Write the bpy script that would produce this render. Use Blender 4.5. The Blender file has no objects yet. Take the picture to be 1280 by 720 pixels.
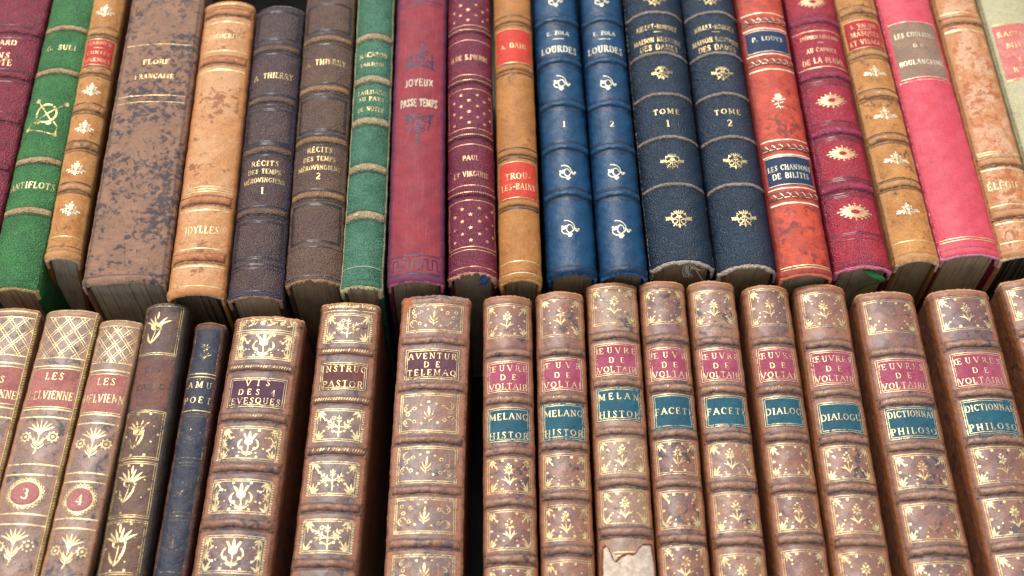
import bpy, math, random
import numpy as np

scn = bpy.context.scene
col = scn.collection
MM = 0.001

# ------------------------------------------------------------------ camera, sky, sun, exposure
PITCH = math.radians(57.5)
DIST = 0.645
cam_data = bpy.data.cameras.new('camera')
cam_data.sensor_width = 36.0
cam_data.lens = 1568.0 / 1280.0 * 36.0
cam_data.clip_start = 0.01
cam_data.clip_end = 50.0
cam_ob = bpy.data.objects.new('camera', cam_data)
col.objects.link(cam_ob)
cam_ob.location = (0.0, -DIST * math.cos(PITCH), DIST * math.sin(PITCH))
cam_ob.rotation_euler = (math.radians(90) - PITCH, 0, 0)
cam_data.dof.use_dof = True
cam_data.dof.focus_distance = 0.632
cam_data.dof.aperture_fstop = 7.5
scn.camera = cam_ob

SUN_EL, SUN_AZ = math.radians(58), math.radians(-25)     # soft light from above, behind and a little left
world = bpy.data.worlds.new('World')
scn.world = world
world.use_nodes = True
wn = world.node_tree
for n in list(wn.nodes):
    wn.nodes.remove(n)
sky = wn.nodes.new('ShaderNodeTexSky')
sky.sky_type = 'NISHITA'
sky.sun_disc = False
sky.sun_elevation = SUN_EL
sky.sun_rotation = SUN_AZ
sky.air_density = 1.0
sky.dust_density = 3.0
bg = wn.nodes.new('ShaderNodeBackground')
bg.inputs[1].default_value = 0.15
wo = wn.nodes.new('ShaderNodeOutputWorld')
hsv = wn.nodes.new('ShaderNodeHueSaturation')              # thin high cloud: a paler sky than clear blue
hsv.inputs['Saturation'].default_value = 0.42
wn.links.new(sky.outputs[0], hsv.inputs['Color'])
wn.links.new(hsv.outputs[0], bg.inputs[0])
wn.links.new(bg.outputs[0], wo.inputs[0])
sun_data = bpy.data.lights.new('sun', 'SUN')
sun_data.energy = 1.5
sun_data.angle = math.radians(24)
sun_data.color = (1.0, 0.95, 0.88)
sun_ob = bpy.data.objects.new('sun', sun_data)
col.objects.link(sun_ob)
sun_ob.rotation_euler = (math.radians(90) - SUN_EL, 0, -SUN_AZ + math.pi)
scn.view_settings.view_transform = 'Standard'
scn.view_settings.look = 'None'
scn.view_settings.gamma = 1.0
scn.view_settings.exposure = 0.58

# ------------------------------------------------------------------ colours and materials
def hexc(h):
    h = h.lstrip('#')
    v = [int(h[i:i + 2], 16) / 255 for i in (0, 2, 4)]
    return tuple(((c + 0.055) / 1.055) ** 2.4 if c > 0.04045 else c / 12.92 for c in v) + (1.0,)

class NT:
    def __init__(self, name):
        self.m = bpy.data.materials.new(name)
        self.m.use_nodes = True
        self.t = self.m.node_tree
        self.b = self.t.nodes['Principled BSDF']
        self.out = self.t.nodes['Material Output']
    def n(self, kind, **kw):
        nd = self.t.nodes.new(kind)
        for k, v in kw.items():
            setattr(nd, k, v)
        return nd
    def link(self, a, b):
        self.t.links.new(a, b)
    def set(self, sock, v):
        if hasattr(v, 'links') or hasattr(v, 'is_linked'):
            self.link(v, sock)
        else:
            sock.default_value = v
    def math(self, op, a, b=0.0, clamp=False):
        nd = self.n('ShaderNodeMath', operation=op, use_clamp=clamp)
        self.set(nd.inputs[0], a); self.set(nd.inputs[1], b)
        return nd.outputs[0]
    def mix(self, f, a, b, blend='MIX'):
        nd = self.n('ShaderNodeMix', data_type='RGBA', blend_type=blend)
        self.set(nd.inputs[0], f); self.set(nd.inputs[6], a); self.set(nd.inputs[7], b)
        return nd.outputs[2]
    def ramp(self, f, lo, hi):
        nd = self.n('ShaderNodeMapRange', interpolation_type='SMOOTHSTEP')
        self.set(nd.inputs[0], f)
        nd.inputs[1].default_value = lo; nd.inputs[2].default_value = hi
        return nd.outputs[0]
    def coords(self, seed, stretch=(1, 1, 1)):
        tc = self.n('ShaderNodeTexCoord')
        mp = self.n('ShaderNodeMapping')
        mp.inputs['Location'].default_value = (seed * 0.37, seed * 0.71, seed * 0.13)
        mp.inputs['Scale'].default_value = stretch
        self.link(tc.outputs['Object'], mp.inputs['Vector'])
        return mp.outputs[0]
    def noise(self, vec, scale, detail=4, rough=0.55, dist=0.0):
        nd = self.n('ShaderNodeTexNoise')
        self.link(vec, nd.inputs['Vector'])
        nd.inputs['Scale'].default_value = scale
        nd.inputs['Detail'].default_value = detail
        nd.inputs['Roughness'].default_value = rough
        nd.inputs['Distortion'].default_value = dist
        return nd.outputs[0]
    def voro(self, vec, scale, feature='F1', smooth=None):
        nd = self.n('ShaderNodeTexVoronoi', feature=feature)
        self.link(vec, nd.inputs['Vector'])
        nd.inputs['Scale'].default_value = scale
        return nd.outputs['Distance']
    def attr(self, name):
        nd = self.n('ShaderNodeAttribute', attribute_name=name)
        return nd.outputs['Fac']
    def bump(self, h, strength, dist, prev=None):
        nd = self.n('ShaderNodeBump')
        nd.inputs['Strength'].default_value = strength
        nd.inputs['Distance'].default_value = dist
        self.link(h, nd.inputs['Height'])
        if prev is not None:
            self.link(prev, nd.inputs['Normal'])
        return nd.outputs[0]

def leather(name, base, second, worn, rim=None, seed=0.0, rough=0.5, grain='calf', mott=0.5,
            speck=None, speck_amt=0.5, streak=0.0, wear=1.0, spec=0.36, gbump=1.0, scuff=0.25, sscale=230, wax=0.0):
    """aged leather: two mottled colours, rubbed rim colour, bare worn colour, specks and grain"""
    N = NT(name)
    v = N.coords(seed)
    m1 = N.noise(v, 70, 6, 0.6, 0.4)
    m2 = N.noise(v, 420, 5, 0.6)
    f = N.ramp(N.math('ADD', N.math('MULTIPLY', m1, 0.7), N.math('MULTIPLY', m2, 0.3)), 0.5 - 0.16 / max(mott, .1) * 0.5, 0.5 + 0.16 / max(mott, .1) * 0.5)
    c = N.mix(f, hexc(base), hexc(second))
    # fine tonal grain
    fine = N.noise(v, 1300, 6, 0.78)
    c = N.mix(N.math('MULTIPLY', N.ramp(fine, 0.42, 0.68), 0.42), c, (0.015, 0.012, 0.012, 1))
    if speck:
        s1 = N.noise(v, sscale, 7, 0.68, 0.6)
        s2 = N.noise(v, 38, 4, 0.6)
        sp = N.ramp(N.math('ADD', s1, N.math('MULTIPLY', s2, 0.6)), 0.93 - 0.16 * speck_amt, 0.98 - 0.1 * speck_amt)
        c = N.mix(N.math('MULTIPLY', sp, 0.85), c, hexc(speck))
    if streak:
        vs = N.coords(seed + 3, (1, 0.05, 1))
        st = N.noise(vs, 900, 3, 0.6)
        c = N.mix(N.math('MULTIPLY', N.ramp(st, 0.56, 0.66), streak), c, hexc(worn))
    if rim:
        r = N.math('ADD', N.attr('rim'), N.math('MULTIPLY', N.math('SUBTRACT', N.noise(v, 240, 7, 0.72), 0.5), 2.2))
        c = N.mix(N.math('MULTIPLY', N.ramp(r, 0.42, 0.78), 0.85), c, hexc(rim))
    # pits and darker dirt
    dirt = N.ramp(N.noise(v, 150, 8, 0.75, 1.0), 0.56, 0.72)
    c = N.mix(N.math('MULTIPLY', dirt, 0.42), c, (0.03, 0.022, 0.02, 1))
    # cavity shade of the grooves put into the colour, along with lodged dirt
    g = N.math('MULTIPLY', N.attr('grime_shade'), N.math('ADD', 0.25, N.ramp(N.noise(v, 700, 5, 0.7), 0.3, 0.6)))
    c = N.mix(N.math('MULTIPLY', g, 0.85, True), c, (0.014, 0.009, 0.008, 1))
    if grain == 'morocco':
        crease_shade = N.ramp(N.voro(v, 1300), 0.35, 0.75)  # shade in the pebble creases, painted into the colour
        c = N.mix(N.math('MULTIPLY', crease_shade, 0.5), c, (0.008, 0.006, 0.008, 1))
    # scuffs and bare patches, then tiny highlights painted in as bright flecks
    w = N.math('ADD', N.math('MULTIPLY', N.attr('wear'), 0.75 * wear), N.math('MULTIPLY', N.noise(v, 520, 7, 0.7), 0.62))
    wm = N.ramp(w, 0.66, 0.76)
    c = N.mix(wm, c, hexc(worn))
    sc = N.ramp(N.noise(v, 330, 9, 0.8, 1.5), 0.655, 0.70)
    c = N.mix(N.math('MULTIPLY', sc, scuff), c, hexc(worn))
    glint = N.ramp(N.noise(v, 1000, 4, 0.75), 0.665, 0.70)
    c = N.mix(N.math('MULTIPLY', glint, min(1.0, .25 + scuff)), c, hexc(worn))
    N.link(c, N.b.inputs['Base Color'])
    rr = N.math('ADD', N.math('MULTIPLY', N.noise(v, 120, 5, 0.6), 0.4), rough - 0.12)
    rr = N.math('ADD', rr, N.math('MULTIPLY', wm, 0.25), True)
    N.link(rr, N.b.inputs['Roughness'])
    N.b.inputs['Specular IOR Level'].default_value = spec
    if wax:                                                # polished leather: a thin dressing on top
        N.b.inputs['Coat Weight'].default_value = wax
        N.b.inputs['Coat Roughness'].default_value = 0.3
    if grain == 'morocco':
        vo = N.voro(v, 1300)
        nb = N.bump(N.math('MULTIPLY', vo, -1.0), 0.9 * gbump, 0.0005)
        nb = N.bump(N.noise(v, 700, 4), 0.5, 0.00025, nb)
    elif grain == 'cloth':
        va = N.coords(seed, (1, 0.12, 1)); vb = N.coords(seed, (0.12, 1, 0.12))
        h = N.math('ADD', N.noise(va, 2600, 2), N.noise(vb, 2600, 2))
        nb = N.bump(h, 0.6 * gbump, 0.00018)
    else:
        nb = N.bump(N.noise(v, 1300, 6, 0.7), 0.8 * gbump, 0.0004)
        nb = N.bump(N.noise(v, 260, 6, 0.6), 0.8 * gbump, 0.0009, nb)
    nb = N.bump(wm, -0.5, 0.0002, nb)
    N.link(nb, N.b.inputs['Normal'])
    return N.m

def gilt(name, color='#f0d9a0', metal=0.55, rough=0.42, worn=0.3, seed=0.0):
    """stamped gold leaf, partly rubbed away"""
    N = NT(name)
    v = N.coords(seed)
    n = N.noise(v, 900, 6, 0.7)
    c = N.mix(N.ramp(N.noise(v, 300, 4), 0.3, 0.7), hexc(color), tuple(x * 0.62 for x in hexc(color)[:3]) + (1,))
    N.link(c, N.b.inputs['Base Color'])
    N.b.inputs['Metallic'].default_value = metal
    N.b.inputs['Roughness'].default_value = rough
    big = N.noise(v, 110, 3, 0.5)
    mask = N.ramp(N.math('ADD', N.math('MULTIPLY', n, 0.6), N.math('MULTIPLY', big, 0.4)), 0.62 - worn * 0.28, 0.68 - worn * 0.28)
    inv = N.math('SUBTRACT', 1.0, N.math('MULTIPLY', mask, 0.9))
    tr = N.n('ShaderNodeBsdfTransparent')
    mx = N.n('ShaderNodeMixShader')
    N.link(inv, mx.inputs[0]); N.link(tr.outputs[0], mx.inputs[1]); N.link(N.b.outputs[0], mx.inputs[2])
    N.link(mx.outputs[0], N.out.inputs[0])
    return N.m

def paper(name, c1, c2, seed):
    N = NT(name)
    v = N.coords(seed, (1, 0.02, 0.02))
    n = N.noise(v, 4200, 5, 0.85)
    v2 = N.coords(seed)
    c = N.mix(N.ramp(n, 0.35, 0.65), hexc(c1), hexc(c2))
    c = N.mix(1.0, c, (1.0, .90, .74, 1), 'MULTIPLY')
    c = N.mix(N.math('MULTIPLY', N.ramp(N.noise(v2, 90, 6), 0.45, 0.7), 0.4), c, (0.16, 0.12, 0.08, 1))
    N.link(c, N.b.inputs['Base Color'])
    N.b.inputs['Roughness'].default_value = 0.85
    N.b.inputs['Specular IOR Level'].default_value = 0.2
    N.link(N.bump(n, 0.7, 0.0003), N.b.inputs['Normal'])
    return N.m

def plain(name, c1, c2, rough=0.7, scale=200, seed=0.0):
    N = NT(name)
    v = N.coords(seed)
    n = N.noise(v, scale, 6, 0.65)
    N.link(N.mix(N.ramp(n, 0.3, 0.7), hexc(c1), hexc(c2)), N.b.inputs['Base Color'])
    N.b.inputs['Roughness'].default_value = rough
    N.link(N.bump(n, 0.5, 0.0004), N.b.inputs['Normal'])
    return N.m

GOLD = gilt('gold_leaf', '#e9cf96', worn=0.3)
GOLD_FAINT = gilt('rubbed_gold_leaf', '#d6b67c', worn=.78, seed=2)
GOLD_MID = gilt('aged_gold_leaf', '#eacb8c', worn=0.4, seed=4)
GOLD_WHITE = gilt('pale_gold_leaf', '#efe4c0', metal=0.35, worn=0.1, seed=5)
GOLD_ROSE = gilt('rosy_gold_leaf', '#eab688', worn=0.22, seed=6)
INK_NAVY = gilt('navy_stamping', '#1b1d40', metal=0.0, rough=0.5, worn=0.1, seed=7)
BLIND_DARK = gilt('blind_tooling', '#14161f', metal=0.0, rough=0.35, worn=0.2, seed=8)
INK = {'gold': GOLD, 'faint': GOLD_FAINT, 'mid': GOLD_MID, 'white': GOLD_WHITE, 'rose': GOLD_ROSE, 'navy': INK_NAVY, 'dark': BLIND_DARK,
       'black': gilt('black_tooling', '#241a14', metal=0.0, rough=0.4, worn=0.15, seed=9),
       'wine': gilt('wine_tooling', '#4d0b2c', metal=0.0, rough=0.3, worn=0.1, seed=10),
       'cream': gilt('cream_wear', '#cdbb9c', metal=0.0, rough=0.6, worn=0.25, seed=11)}

# ------------------------------------------------------------------ stamped drawing (flat shapes laid on a spine)
class Ink:
    def __init__(self):
        self.v = []; self.f = []; self.k = []; self.i = 0; self.tl = 1.0; self.tw = 1.0; self.drop = 0.0; self.rr = random.Random(5)
    def _add(self, pts, faces):
        if self.drop and self.rr.random() < self.drop: return
        b = len(self.v)
        self.v += pts; self.k += [self.i % 6] * len(pts); self.i += 1
        self.f += [tuple(b + q for q in f) for f in faces]
    def line(self, pts, w, closed=False, taper=None, step=1.0):
        P = [np.array(p, float) for p in pts]
        if closed: P.append(P[0])
        Q = [P[0]]
        for a, b in zip(P[:-1], P[1:]):
            n = max(1, int(np.linalg.norm(b - a) / step))
            for k in range(1, n + 1): Q.append(a + (b - a) * k / n)
        Q = np.array(Q)
        T = np.gradient(Q, axis=0)
        T /= (np.linalg.norm(T, axis=1)[:, None] + 1e-9)
        Nn = np.stack([-T[:, 1], T[:, 0]], 1)
        w = w * self.tw
        ww = np.full(len(Q), w / 2.0)
        if taper is not None:
            t = np.linspace(0, 1, len(Q))
            ww = w / 2 * np.array([taper(x) for x in t])
        A = Q + Nn * ww[:, None]; B = Q - Nn * ww[:, None]
        pts = [tuple(p) for p in A] + [tuple(p) for p in B]
        n = len(Q)
        self._add(pts, [(i, n + i, n + i + 1, i + 1) for i in range(n - 1)])
    def dot(self, c, r, ry=None, n=8):
        ry = ry or r
        pts = [(c[0] + r * math.cos(2 * math.pi * k / n), c[1] + ry * math.sin(2 * math.pi * k / n)) for k in range(n)]
        self._add(pts, [tuple(range(n))])
    def ring(self, c, r, w, ry=None, n=14):
        self.line([(c[0] + r * math.cos(2 * math.pi * k / n), c[1] + (ry or r) * math.sin(2 * math.pi * k / n)) for k in range(n)], w, True)
    def leaf(self, p, ang, ln, wd, bend=0.0):
        a = math.radians(ang)
        L = []; R = []
        for k in range(6):
            t = k / 5
            aa = a + math.radians(bend) * t
            x = p[0] + ln * t * math.cos(aa); y = p[1] + ln * t * math.sin(aa)
            h = wd * self.tl / 2 * math.sin(math.pi * min(1, t * 0.92 + 0.06)) ** 0.8
            L.append((x - h * math.sin(aa), y + h * math.cos(aa))); R.append((x + h * math.sin(aa), y - h * math.cos(aa)))
        self._add(L + R, [(i, 6 + i, 7 + i, i + 1) for i in range(5)])
    def star(self, c, r):
        pts = [c] + [(c[0] + (r if k % 2 == 0 else r * 0.42) * math.sin(math.pi * k / 5), c[1] + (r if k % 2 == 0 else r * 0.42) * math.cos(math.pi * k / 5)) for k in range(10)]
        self._add(pts, [(0, 1 + (k + 1) % 10, 1 + k) for k in range(10)])
    def tri(self, a, b, c):
        self._add([a, b, c], [(0, 1, 2)])
    def curl(self, c, r0, r1, a0, a1, w, taper=True, n=14):
        pts = []
        for k in range(n + 1):
            t = k / n; a = math.radians(a0 + (a1 - a0) * t); r = r0 + (r1 - r0) * t
            pts.append((c[0] + r * math.cos(a), c[1] + r * math.sin(a)))
        self.line(pts, w, taper=(lambda t: 0.45 + 0.75 * math.sin(math.pi * min(1, .15 + t * .8))) if taper else None)
        return pts[-1]

def arcp(cx, cy, rx, ry, a0, a1, n=9):
    return [(cx + rx * math.cos(math.radians(a0 + (a1 - a0) * k / n)), cy + ry * math.sin(math.radians(a0 + (a1 - a0) * k / n))) for k in range(n + 1)]

# roman capitals: width, thick strokes, thin strokes, serif points
def _glyphs():
    g = {}
    bar = lambda x: [(x, 0), (x, 1)]
    g['A'] = (.86, [[(.43, 1), (.8, 0)]], [[(.06, 0), (.43, 1)], [(.18, .36), (.66, .36)]], [(.06, 0), (.8, 0)])
    g['B'] = (.72, [bar(.14), arcp(.4, .75, .2, .25, 80, -80), arcp(.4, .26, .26, .26, 80, -80)], [[(.14, 1), (.42, 1)], [(.14, .51), (.42, .51)], [(.14, 0), (.42, 0)]], [])
    g['C'] = (.8, [arcp(.45, .5, .36, .5, 115, 245)], [arcp(.45, .5, .36, .5, 35, 115), arcp(.45, .5, .36, .5, 245, 325), [(.75, .78), (.75, 1)], ], [])
    g['D'] = (.84, [bar(.14), arcp(.36, .5, .4, .5, 62, -62)], [[(.14, 1), (.38, 1)], arcp(.36, .5, .4, .5, 90, 62, 3), arcp(.36, .5, .4, .5, -62, -90, 3), [(.38, 0), (.14, 0)]], [])
    g['E'] = (.7, [bar(.14)], [[(.08, 1), (.6, 1), (.6, .82)], [(.14, .51), (.46, .51)], [(.46, .6), (.46, .42)], [(.08, 0), (.64, 0), (.64, .2)]], [])
    g['F'] = (.66, [bar(.14)], [[(.08, 1), (.6, 1), (.6, .82)], [(.14, .51), (.46, .51)], [(.46, .6), (.46, .42)]], [(.14, 0)])
    g['G'] = (.84, [arcp(.45, .5, .36, .5, 115, 245), [(.72, .42), (.72, .05)]], [arcp(.45, .5, .36, .5, 40, 115), arcp(.45, .5, .36, .5, 245, 318), [(.58, .42), (.84, .42)]], [])
    g['H'] = (.9, [bar(.16), bar(.74)], [[(.16, .51), (.74, .51)]], [(.16, 0), (.16, 1), (.74, 0), (.74, 1)])
    g['I'] = (.4, [bar(.2)], [], [(.2, 0), (.2, 1)])
    g['J'] = (.48, [[(.3, 1), (.3, .15)]], [arcp(.15, .15, .15, .15, 0, -150, 5)], [(.3, 1)])
    g['L'] = (.68, [bar(.16)], [[(.08, 0), (.62, 0), (.62, .24)]], [(.16, 1)])
    g['M'] = (1.04, [[(.16, 1), (.5, .1)], [(.86, 1), (.88, 0)]], [[(.16, 1), (.12, 0)], [(.5, .1), (.86, 1)]], [(.12, 0), (.88, 0), (.1, 1), (.9, 1)])
    g['N'] = (.88, [[(.16, 1), (.74, 0)]], [bar(.16), bar(.74)], [(.16, 0), (.12, 1), (.74, 1)])
    g['O'] = (.88, [arcp(.44, .5, .36, .48, 130, 230), arcp(.44, .5, .36, .48, 50, -50)], [arcp(.44, .5, .36, .48, 50, 130, 5), arcp(.44, .5, .36, .48, 230, 310, 5)], [])
    g['P'] = (.68, [bar(.16), arcp(.4, .73, .22, .27, 75, -75)], [[(.1, 1), (.42, 1)], [(.16, .46), (.42, .46)]], [(.16, 0)])
    g['Q'] = (.9, g['O'][1] + [[(.44, .12), (.86, -.18)]], g['O'][2], [])
    g['R'] = (.8, [bar(.16), arcp(.4, .75, .2, .25, 75, -75), [(.4, .5), (.74, 0)]], [[(.1, 1), (.42, 1)], [(.16, .5), (.42, .5)]], [(.16, 0), (.76, 0)])
    g['S'] = (.64, [[(.18, .74), (.3, .58), (.44, .42), (.52, .26)]], [arcp(.34, .76, .2, .24, 30, 185, 6), arcp(.32, .24, .22, .24, 5, -150, 6), [(.54, .78), (.54, .98)], [(.1, .02), (.1, .24)]], [])
    g['T'] = (.78, [bar(.39)], [[(.06, .8), (.06, 1), (.72, 1), (.72, .8)]], [(.39, 0)])
    g['U'] = (.84, [[(.18, 1), (.18, .3)]], [arcp(.43, .3, .25, .3, 180, 360), [(.68, .3), (.68, 1)]], [(.18, 1), (.68, 1)])
    g['V'] = (.84, [[(.08, 1), (.43, 0)]], [[(.43, 0), (.78, 1)]], [(.08, 1), (.78, 1)])
    g['X'] = (.82, [[(.1, 1), (.72, 0)]], [[(.1, 0), (.72, 1)]], [(.1, 1), (.72, 0), (.1, 0), (.72, 1)])
    g['Y'] = (.8, [[(.08, 1), (.4, .5)], [(.4, .5), (.4, 0)]], [[(.4, .5), (.74, 1)]], [(.08, 1), (.74, 1), (.4, 0)])
    g['1'] = (.5, [bar(.26)], [[(.26, 1), (.1, .82)]], [(.26, 0)])
    g['2'] = (.66, [[(.56, .76), (.46, .5), (.12, .04)]], [arcp(.33, .74, .23, .26, 0, 170), [(.1, .04), (.6, .04), (.62, .2)]], [])
    g['3'] = (.64, [arcp(.3, .74, .24, .24, 60, -80, 6), arcp(.3, .26, .27, .26, 80, -80, 7)], [arcp(.3, .74, .24, .26, 60, 160, 4), arcp(.3, .26, .27, .26, -80, -160, 4)], [])
    g['4'] = (.68, [[(.48, 0), (.48, 1)]], [[(.48, 1), (.06, .3), (.64, .3)]], [(.48, 0)])
    g['Z'] = (.74, [[(.64, 1), (.1, 0)]], [[(.1, .82), (.1, 1), (.64, 1)], [(.1, 0), (.66, 0), (.66, .2)]], [])
    g['K'] = (.8, [bar(.16), [(.36, .56), (.74, 0)]], [[(.16, .42), (.7, 1)]], [(.16, 0), (.16, 1), (.74, 0), (.7, 1)])
    e = g['E']; o = g['O']
    sh = lambda L, d: [[(x + d, y) for x, y in s] for s in L]
    g['Œ'] = (1.22, [o[1][0]] + sh(e[1], .46), sh(o[2], 0) + sh(e[2], .46), [])
    g['É'] = (.7, e[1] + [[(.3, 1.12), (.46, 1.3)]], e[2], [])
    g['Ç'] = (.8, g['C'][1], g['C'][2] + [[(.45, 0), (.5, -.14), (.36, -.24)]], [])
    g['Ô'] = (.88, o[1], o[2] + [[(.3, 1.14), (.44, 1.28), (.58, 1.14)]], [])
    g['.'] = (.3, [[(.12, .0), (.12, .14)]], [], [])
    g['-'] = (.5, [[(.08, .45), (.42, .45)]], [], [])
    g[' '] = (.5, [], [], [])
    g[':'] = (.2, [], [], [])
    return g
GL = _glyphs()

def draw_text(ink, s, cu, cv, cap, width=None, bold=1.0, sans=False, rnd=None, arch=0.0):
    gap = 0.16
    nat = sum(GL[c][0] for c in s) * cap + gap * cap * (len(s) - 1)
    sx, extra = 1.0, 0.0
    if width:
        if nat > width: sx = width / nat
        elif len(s) > 1: extra = min((width - nat) / (len(s) - 1), cap * 0.95)
    tot = nat * sx + extra * (len(s) - 1)
    x = cu - tot / 2
    tk, tn = .165 * bold * cap, .085 * bold * cap
    if sans: tk = tn = .17 * cap * bold
    for ch in s:
        w, thick, thin, ser = GL[ch]
        dy = (rnd.uniform(-.03, .03) * cap if rnd else 0) - arch * ((x - cu) / max(tot, 1)) ** 2
        rot = rnd.uniform(-.03, .03) if rnd else 0
        def tr(p):
            px = x + p[0] * cap * sx; py = cv - cap / 2 + p[1] * cap + dy + rot * (p[0] - .4) * cap
            return (px, py)
        for st in thick: ink.line([tr(p) for p in st], tk * (0.6 + 0.4 * sx), step=1.5)
        for st in thin: ink.line([tr(p) for p in st], tn, step=1.5)
        if not sans:
            for (a, b) in ser: ink.line([tr((a - .15, b)), tr((a + .15, b))], tn, step=2)
        x += w * cap * sx + gap * cap * sx + extra

# ------------------------------------------------------------------ ornaments, sizes in millimetres, centre (u, v), scale m
def o_sprig(I, u, v, m, R=None):                                   # seven-lobed flower on a stem between upright leaves
    c = (u, v + 1.6 * m)
    for k in range(7): I.leaf((c[0] + .6 * m * math.cos(k * .898 + .2), c[1] + .6 * m * math.sin(k * .898 + .2)), math.degrees(k * .898 + .2), 1.5 * m, 1.1 * m)
    I.dot(c, .28 * m)
    I.dot((u, v + 4.1 * m), .45 * m)
    for q in (-1, 1): I.dot((u + q * .9 * m, v + 3.3 * m), .34 * m)
    I.line([(u, v + .4 * m), (u - .1 * m, v - 2 * m), (u + .1 * m, v - 4.6 * m)], .3 * m)
    for s in (-1, 1):
        I.leaf((u, v - 4.1 * m), 90 - s * 36, 3.9 * m, .72 * m, s * 8)
        I.leaf((u, v - 3.2 * m), 90 - s * 58, 3.6 * m, .6 * m, s * -6)

def o_corner(I, u, v, m, sx, sy):                                  # corner spray
    for a, l in ((8, 2.6), (38, 3.3), (66, 3.1), (92, 2.4), (-18, 1.6)):
        aa = a if sx > 0 else 180 - a
        aa = aa if sy > 0 else -aa
        I.leaf((u, v), aa, l * m, .85 * m, 16 * sx * sy)
    I.dot((u + sx * 2.3 * m, v + sy * 2.7 * m), .45 * m)

def o_tulip(I, u, v, m, R=None):
    I.leaf((u, v + .4 * m), 90, 3.5 * m, 1.1 * m)
    for s in (-1, 1):
        I.leaf((u + s * .55 * m, v + .3 * m), 90 - s * 14, 3.3 * m, .8 * m, -s * 16)
        I.leaf((u + s * .8 * m, v + 1.5 * m), 90 - s * 42, 1.9 * m, .7 * m, s * 14)
        I.line(arcp(u + s * 1.1 * m, v - .5 * m, 1.75 * m, 1.9 * m, 62 if s > 0 else 118, -48 if s > 0 else 228, 9), .7 * m, taper=lambda t: .25 + .9 * math.sin(math.pi * min(1, .1 + t * .85)))
        I.line([(u, v - 3.0 * m), (u + s * 1.2 * m, v - 2.6 * m), (u + s * 1.8 * m, v - 1.9 * m)], .3 * m)
        I.dot((u + s * 1.9 * m, v - 1.6 * m), .5 * m)
        I.leaf((u, v - 3.7 * m), 90 - s * 66, 1.9 * m, .7 * m)
    I.dot((u, v + .6 * m), 1.25 * m, 1.2 * m, 10)
    I.line([(u, v - .6 * m), (u + .1 * m, v - 2 * m), (u, v - 4.2 * m)], .45 * m)

def o_bigtulip(I, u, v, m, R=None):
    for k in (-48, -30, -12, 10, 30, 48):
        I.leaf((u + k * .02 * m, v + .6 * m), 90 - k * .9, 3.9 * m, .95 * m, -k * .3)
    I.dot((u, v + .5 * m), 1.9 * m, 1.35 * m, 12)
    I.leaf((u, v + 3 * m), 90, 2.6 * m, .9 * m)
    I.line([(u, v), (u - .2 * m, v - 2.2 * m), (u - .9 * m, v - 5.2 * m)], .5 * m)
    I.leaf((u - .9 * m, v - 5.2 * m), 44, 6.4 * m, 1.1 * m, 22)
    I.leaf((u - .9 * m, v - 5.2 * m), 128, 4.2 * m, 1.1 * m, -14)

def o_carnation(I, u, v, m, R=None):
    for k in range(-3, 4):
        I.leaf((u + k * .22 * m, v + 1.4 * m), 90 - k * 17, 3.3 * m, .6 * m, -k * 4)
    I.tri((u - 1.1 * m, v + 2.2 * m), (u, v + .1 * m), (u + 1.1 * m, v + 2.2 * m))
    I.line([(u, v + 1 * m), (u - .1 * m, v - 4 * m)], .4 * m)
    for s in (-1, 1):
        c = (u + s * 3.5 * m, v + .1 * m)
        I.ring(c, 1.05 * m, .5 * m); I.dot(c, .45 * m)
        for k in range(8): I.dot((c[0] + 1.3 * m * math.cos(k * .785), c[1] + 1.3 * m * math.sin(k * .785)), .28 * m)
        I.line([(u, v - 2.2 * m), (u + s * 1.6 * m, v - .6 * m), (u + s * 2.4 * m, v - .1 * m)], .32 * m)
        for k in range(3): I.leaf((u, v - 3.4 * m + k * .7 * m), 90 - s * (72 - k * 8), 2.3 * m, .5 * m, s * 25)
    I.leaf((u - .1 * m, v - 3.6 * m), 250, 1.4 * m, .5 * m)

def o_spray(I, u, v, m, R=None):                                   # leafy spray on a short stem
    for a, l in ((90, 3.9), (38, 3.9), (142, 3.9), (5, 3.0), (175, 3.0)):
        x, y = u, v - .7 * m
        dx, dy = math.cos(math.radians(a)), math.sin(math.radians(a)) * .8
        I.line([(x, y), (x + dx * l * m, y + dy * l * m)], .34 * m)
        for t in (.5, .8):
            for s in (-1, 1):
                I.leaf((x + dx * l * t * m, y + dy * l * t * m), a + s * 46, 1.15 * m, .55 * m)
        I.leaf((x + dx * l * m * .9, y + dy * l * m * .9), a, 1.1 * m, .6 * m)
    I.ring((u - 1.6 * m, v + 2.3 * m), .5 * m, .35 * m)
    I.line([(u, v - .6 * m), (u, v - 4.0 * m)], .5 * m)
    for s in (-1, 1):
        I.leaf((u, v - 2.7 * m), 90 - s * 62, 1.8 * m, .5 * m); I.dot((u + s * 1.7 * m, v - 2.0 * m), .42 * m)

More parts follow.
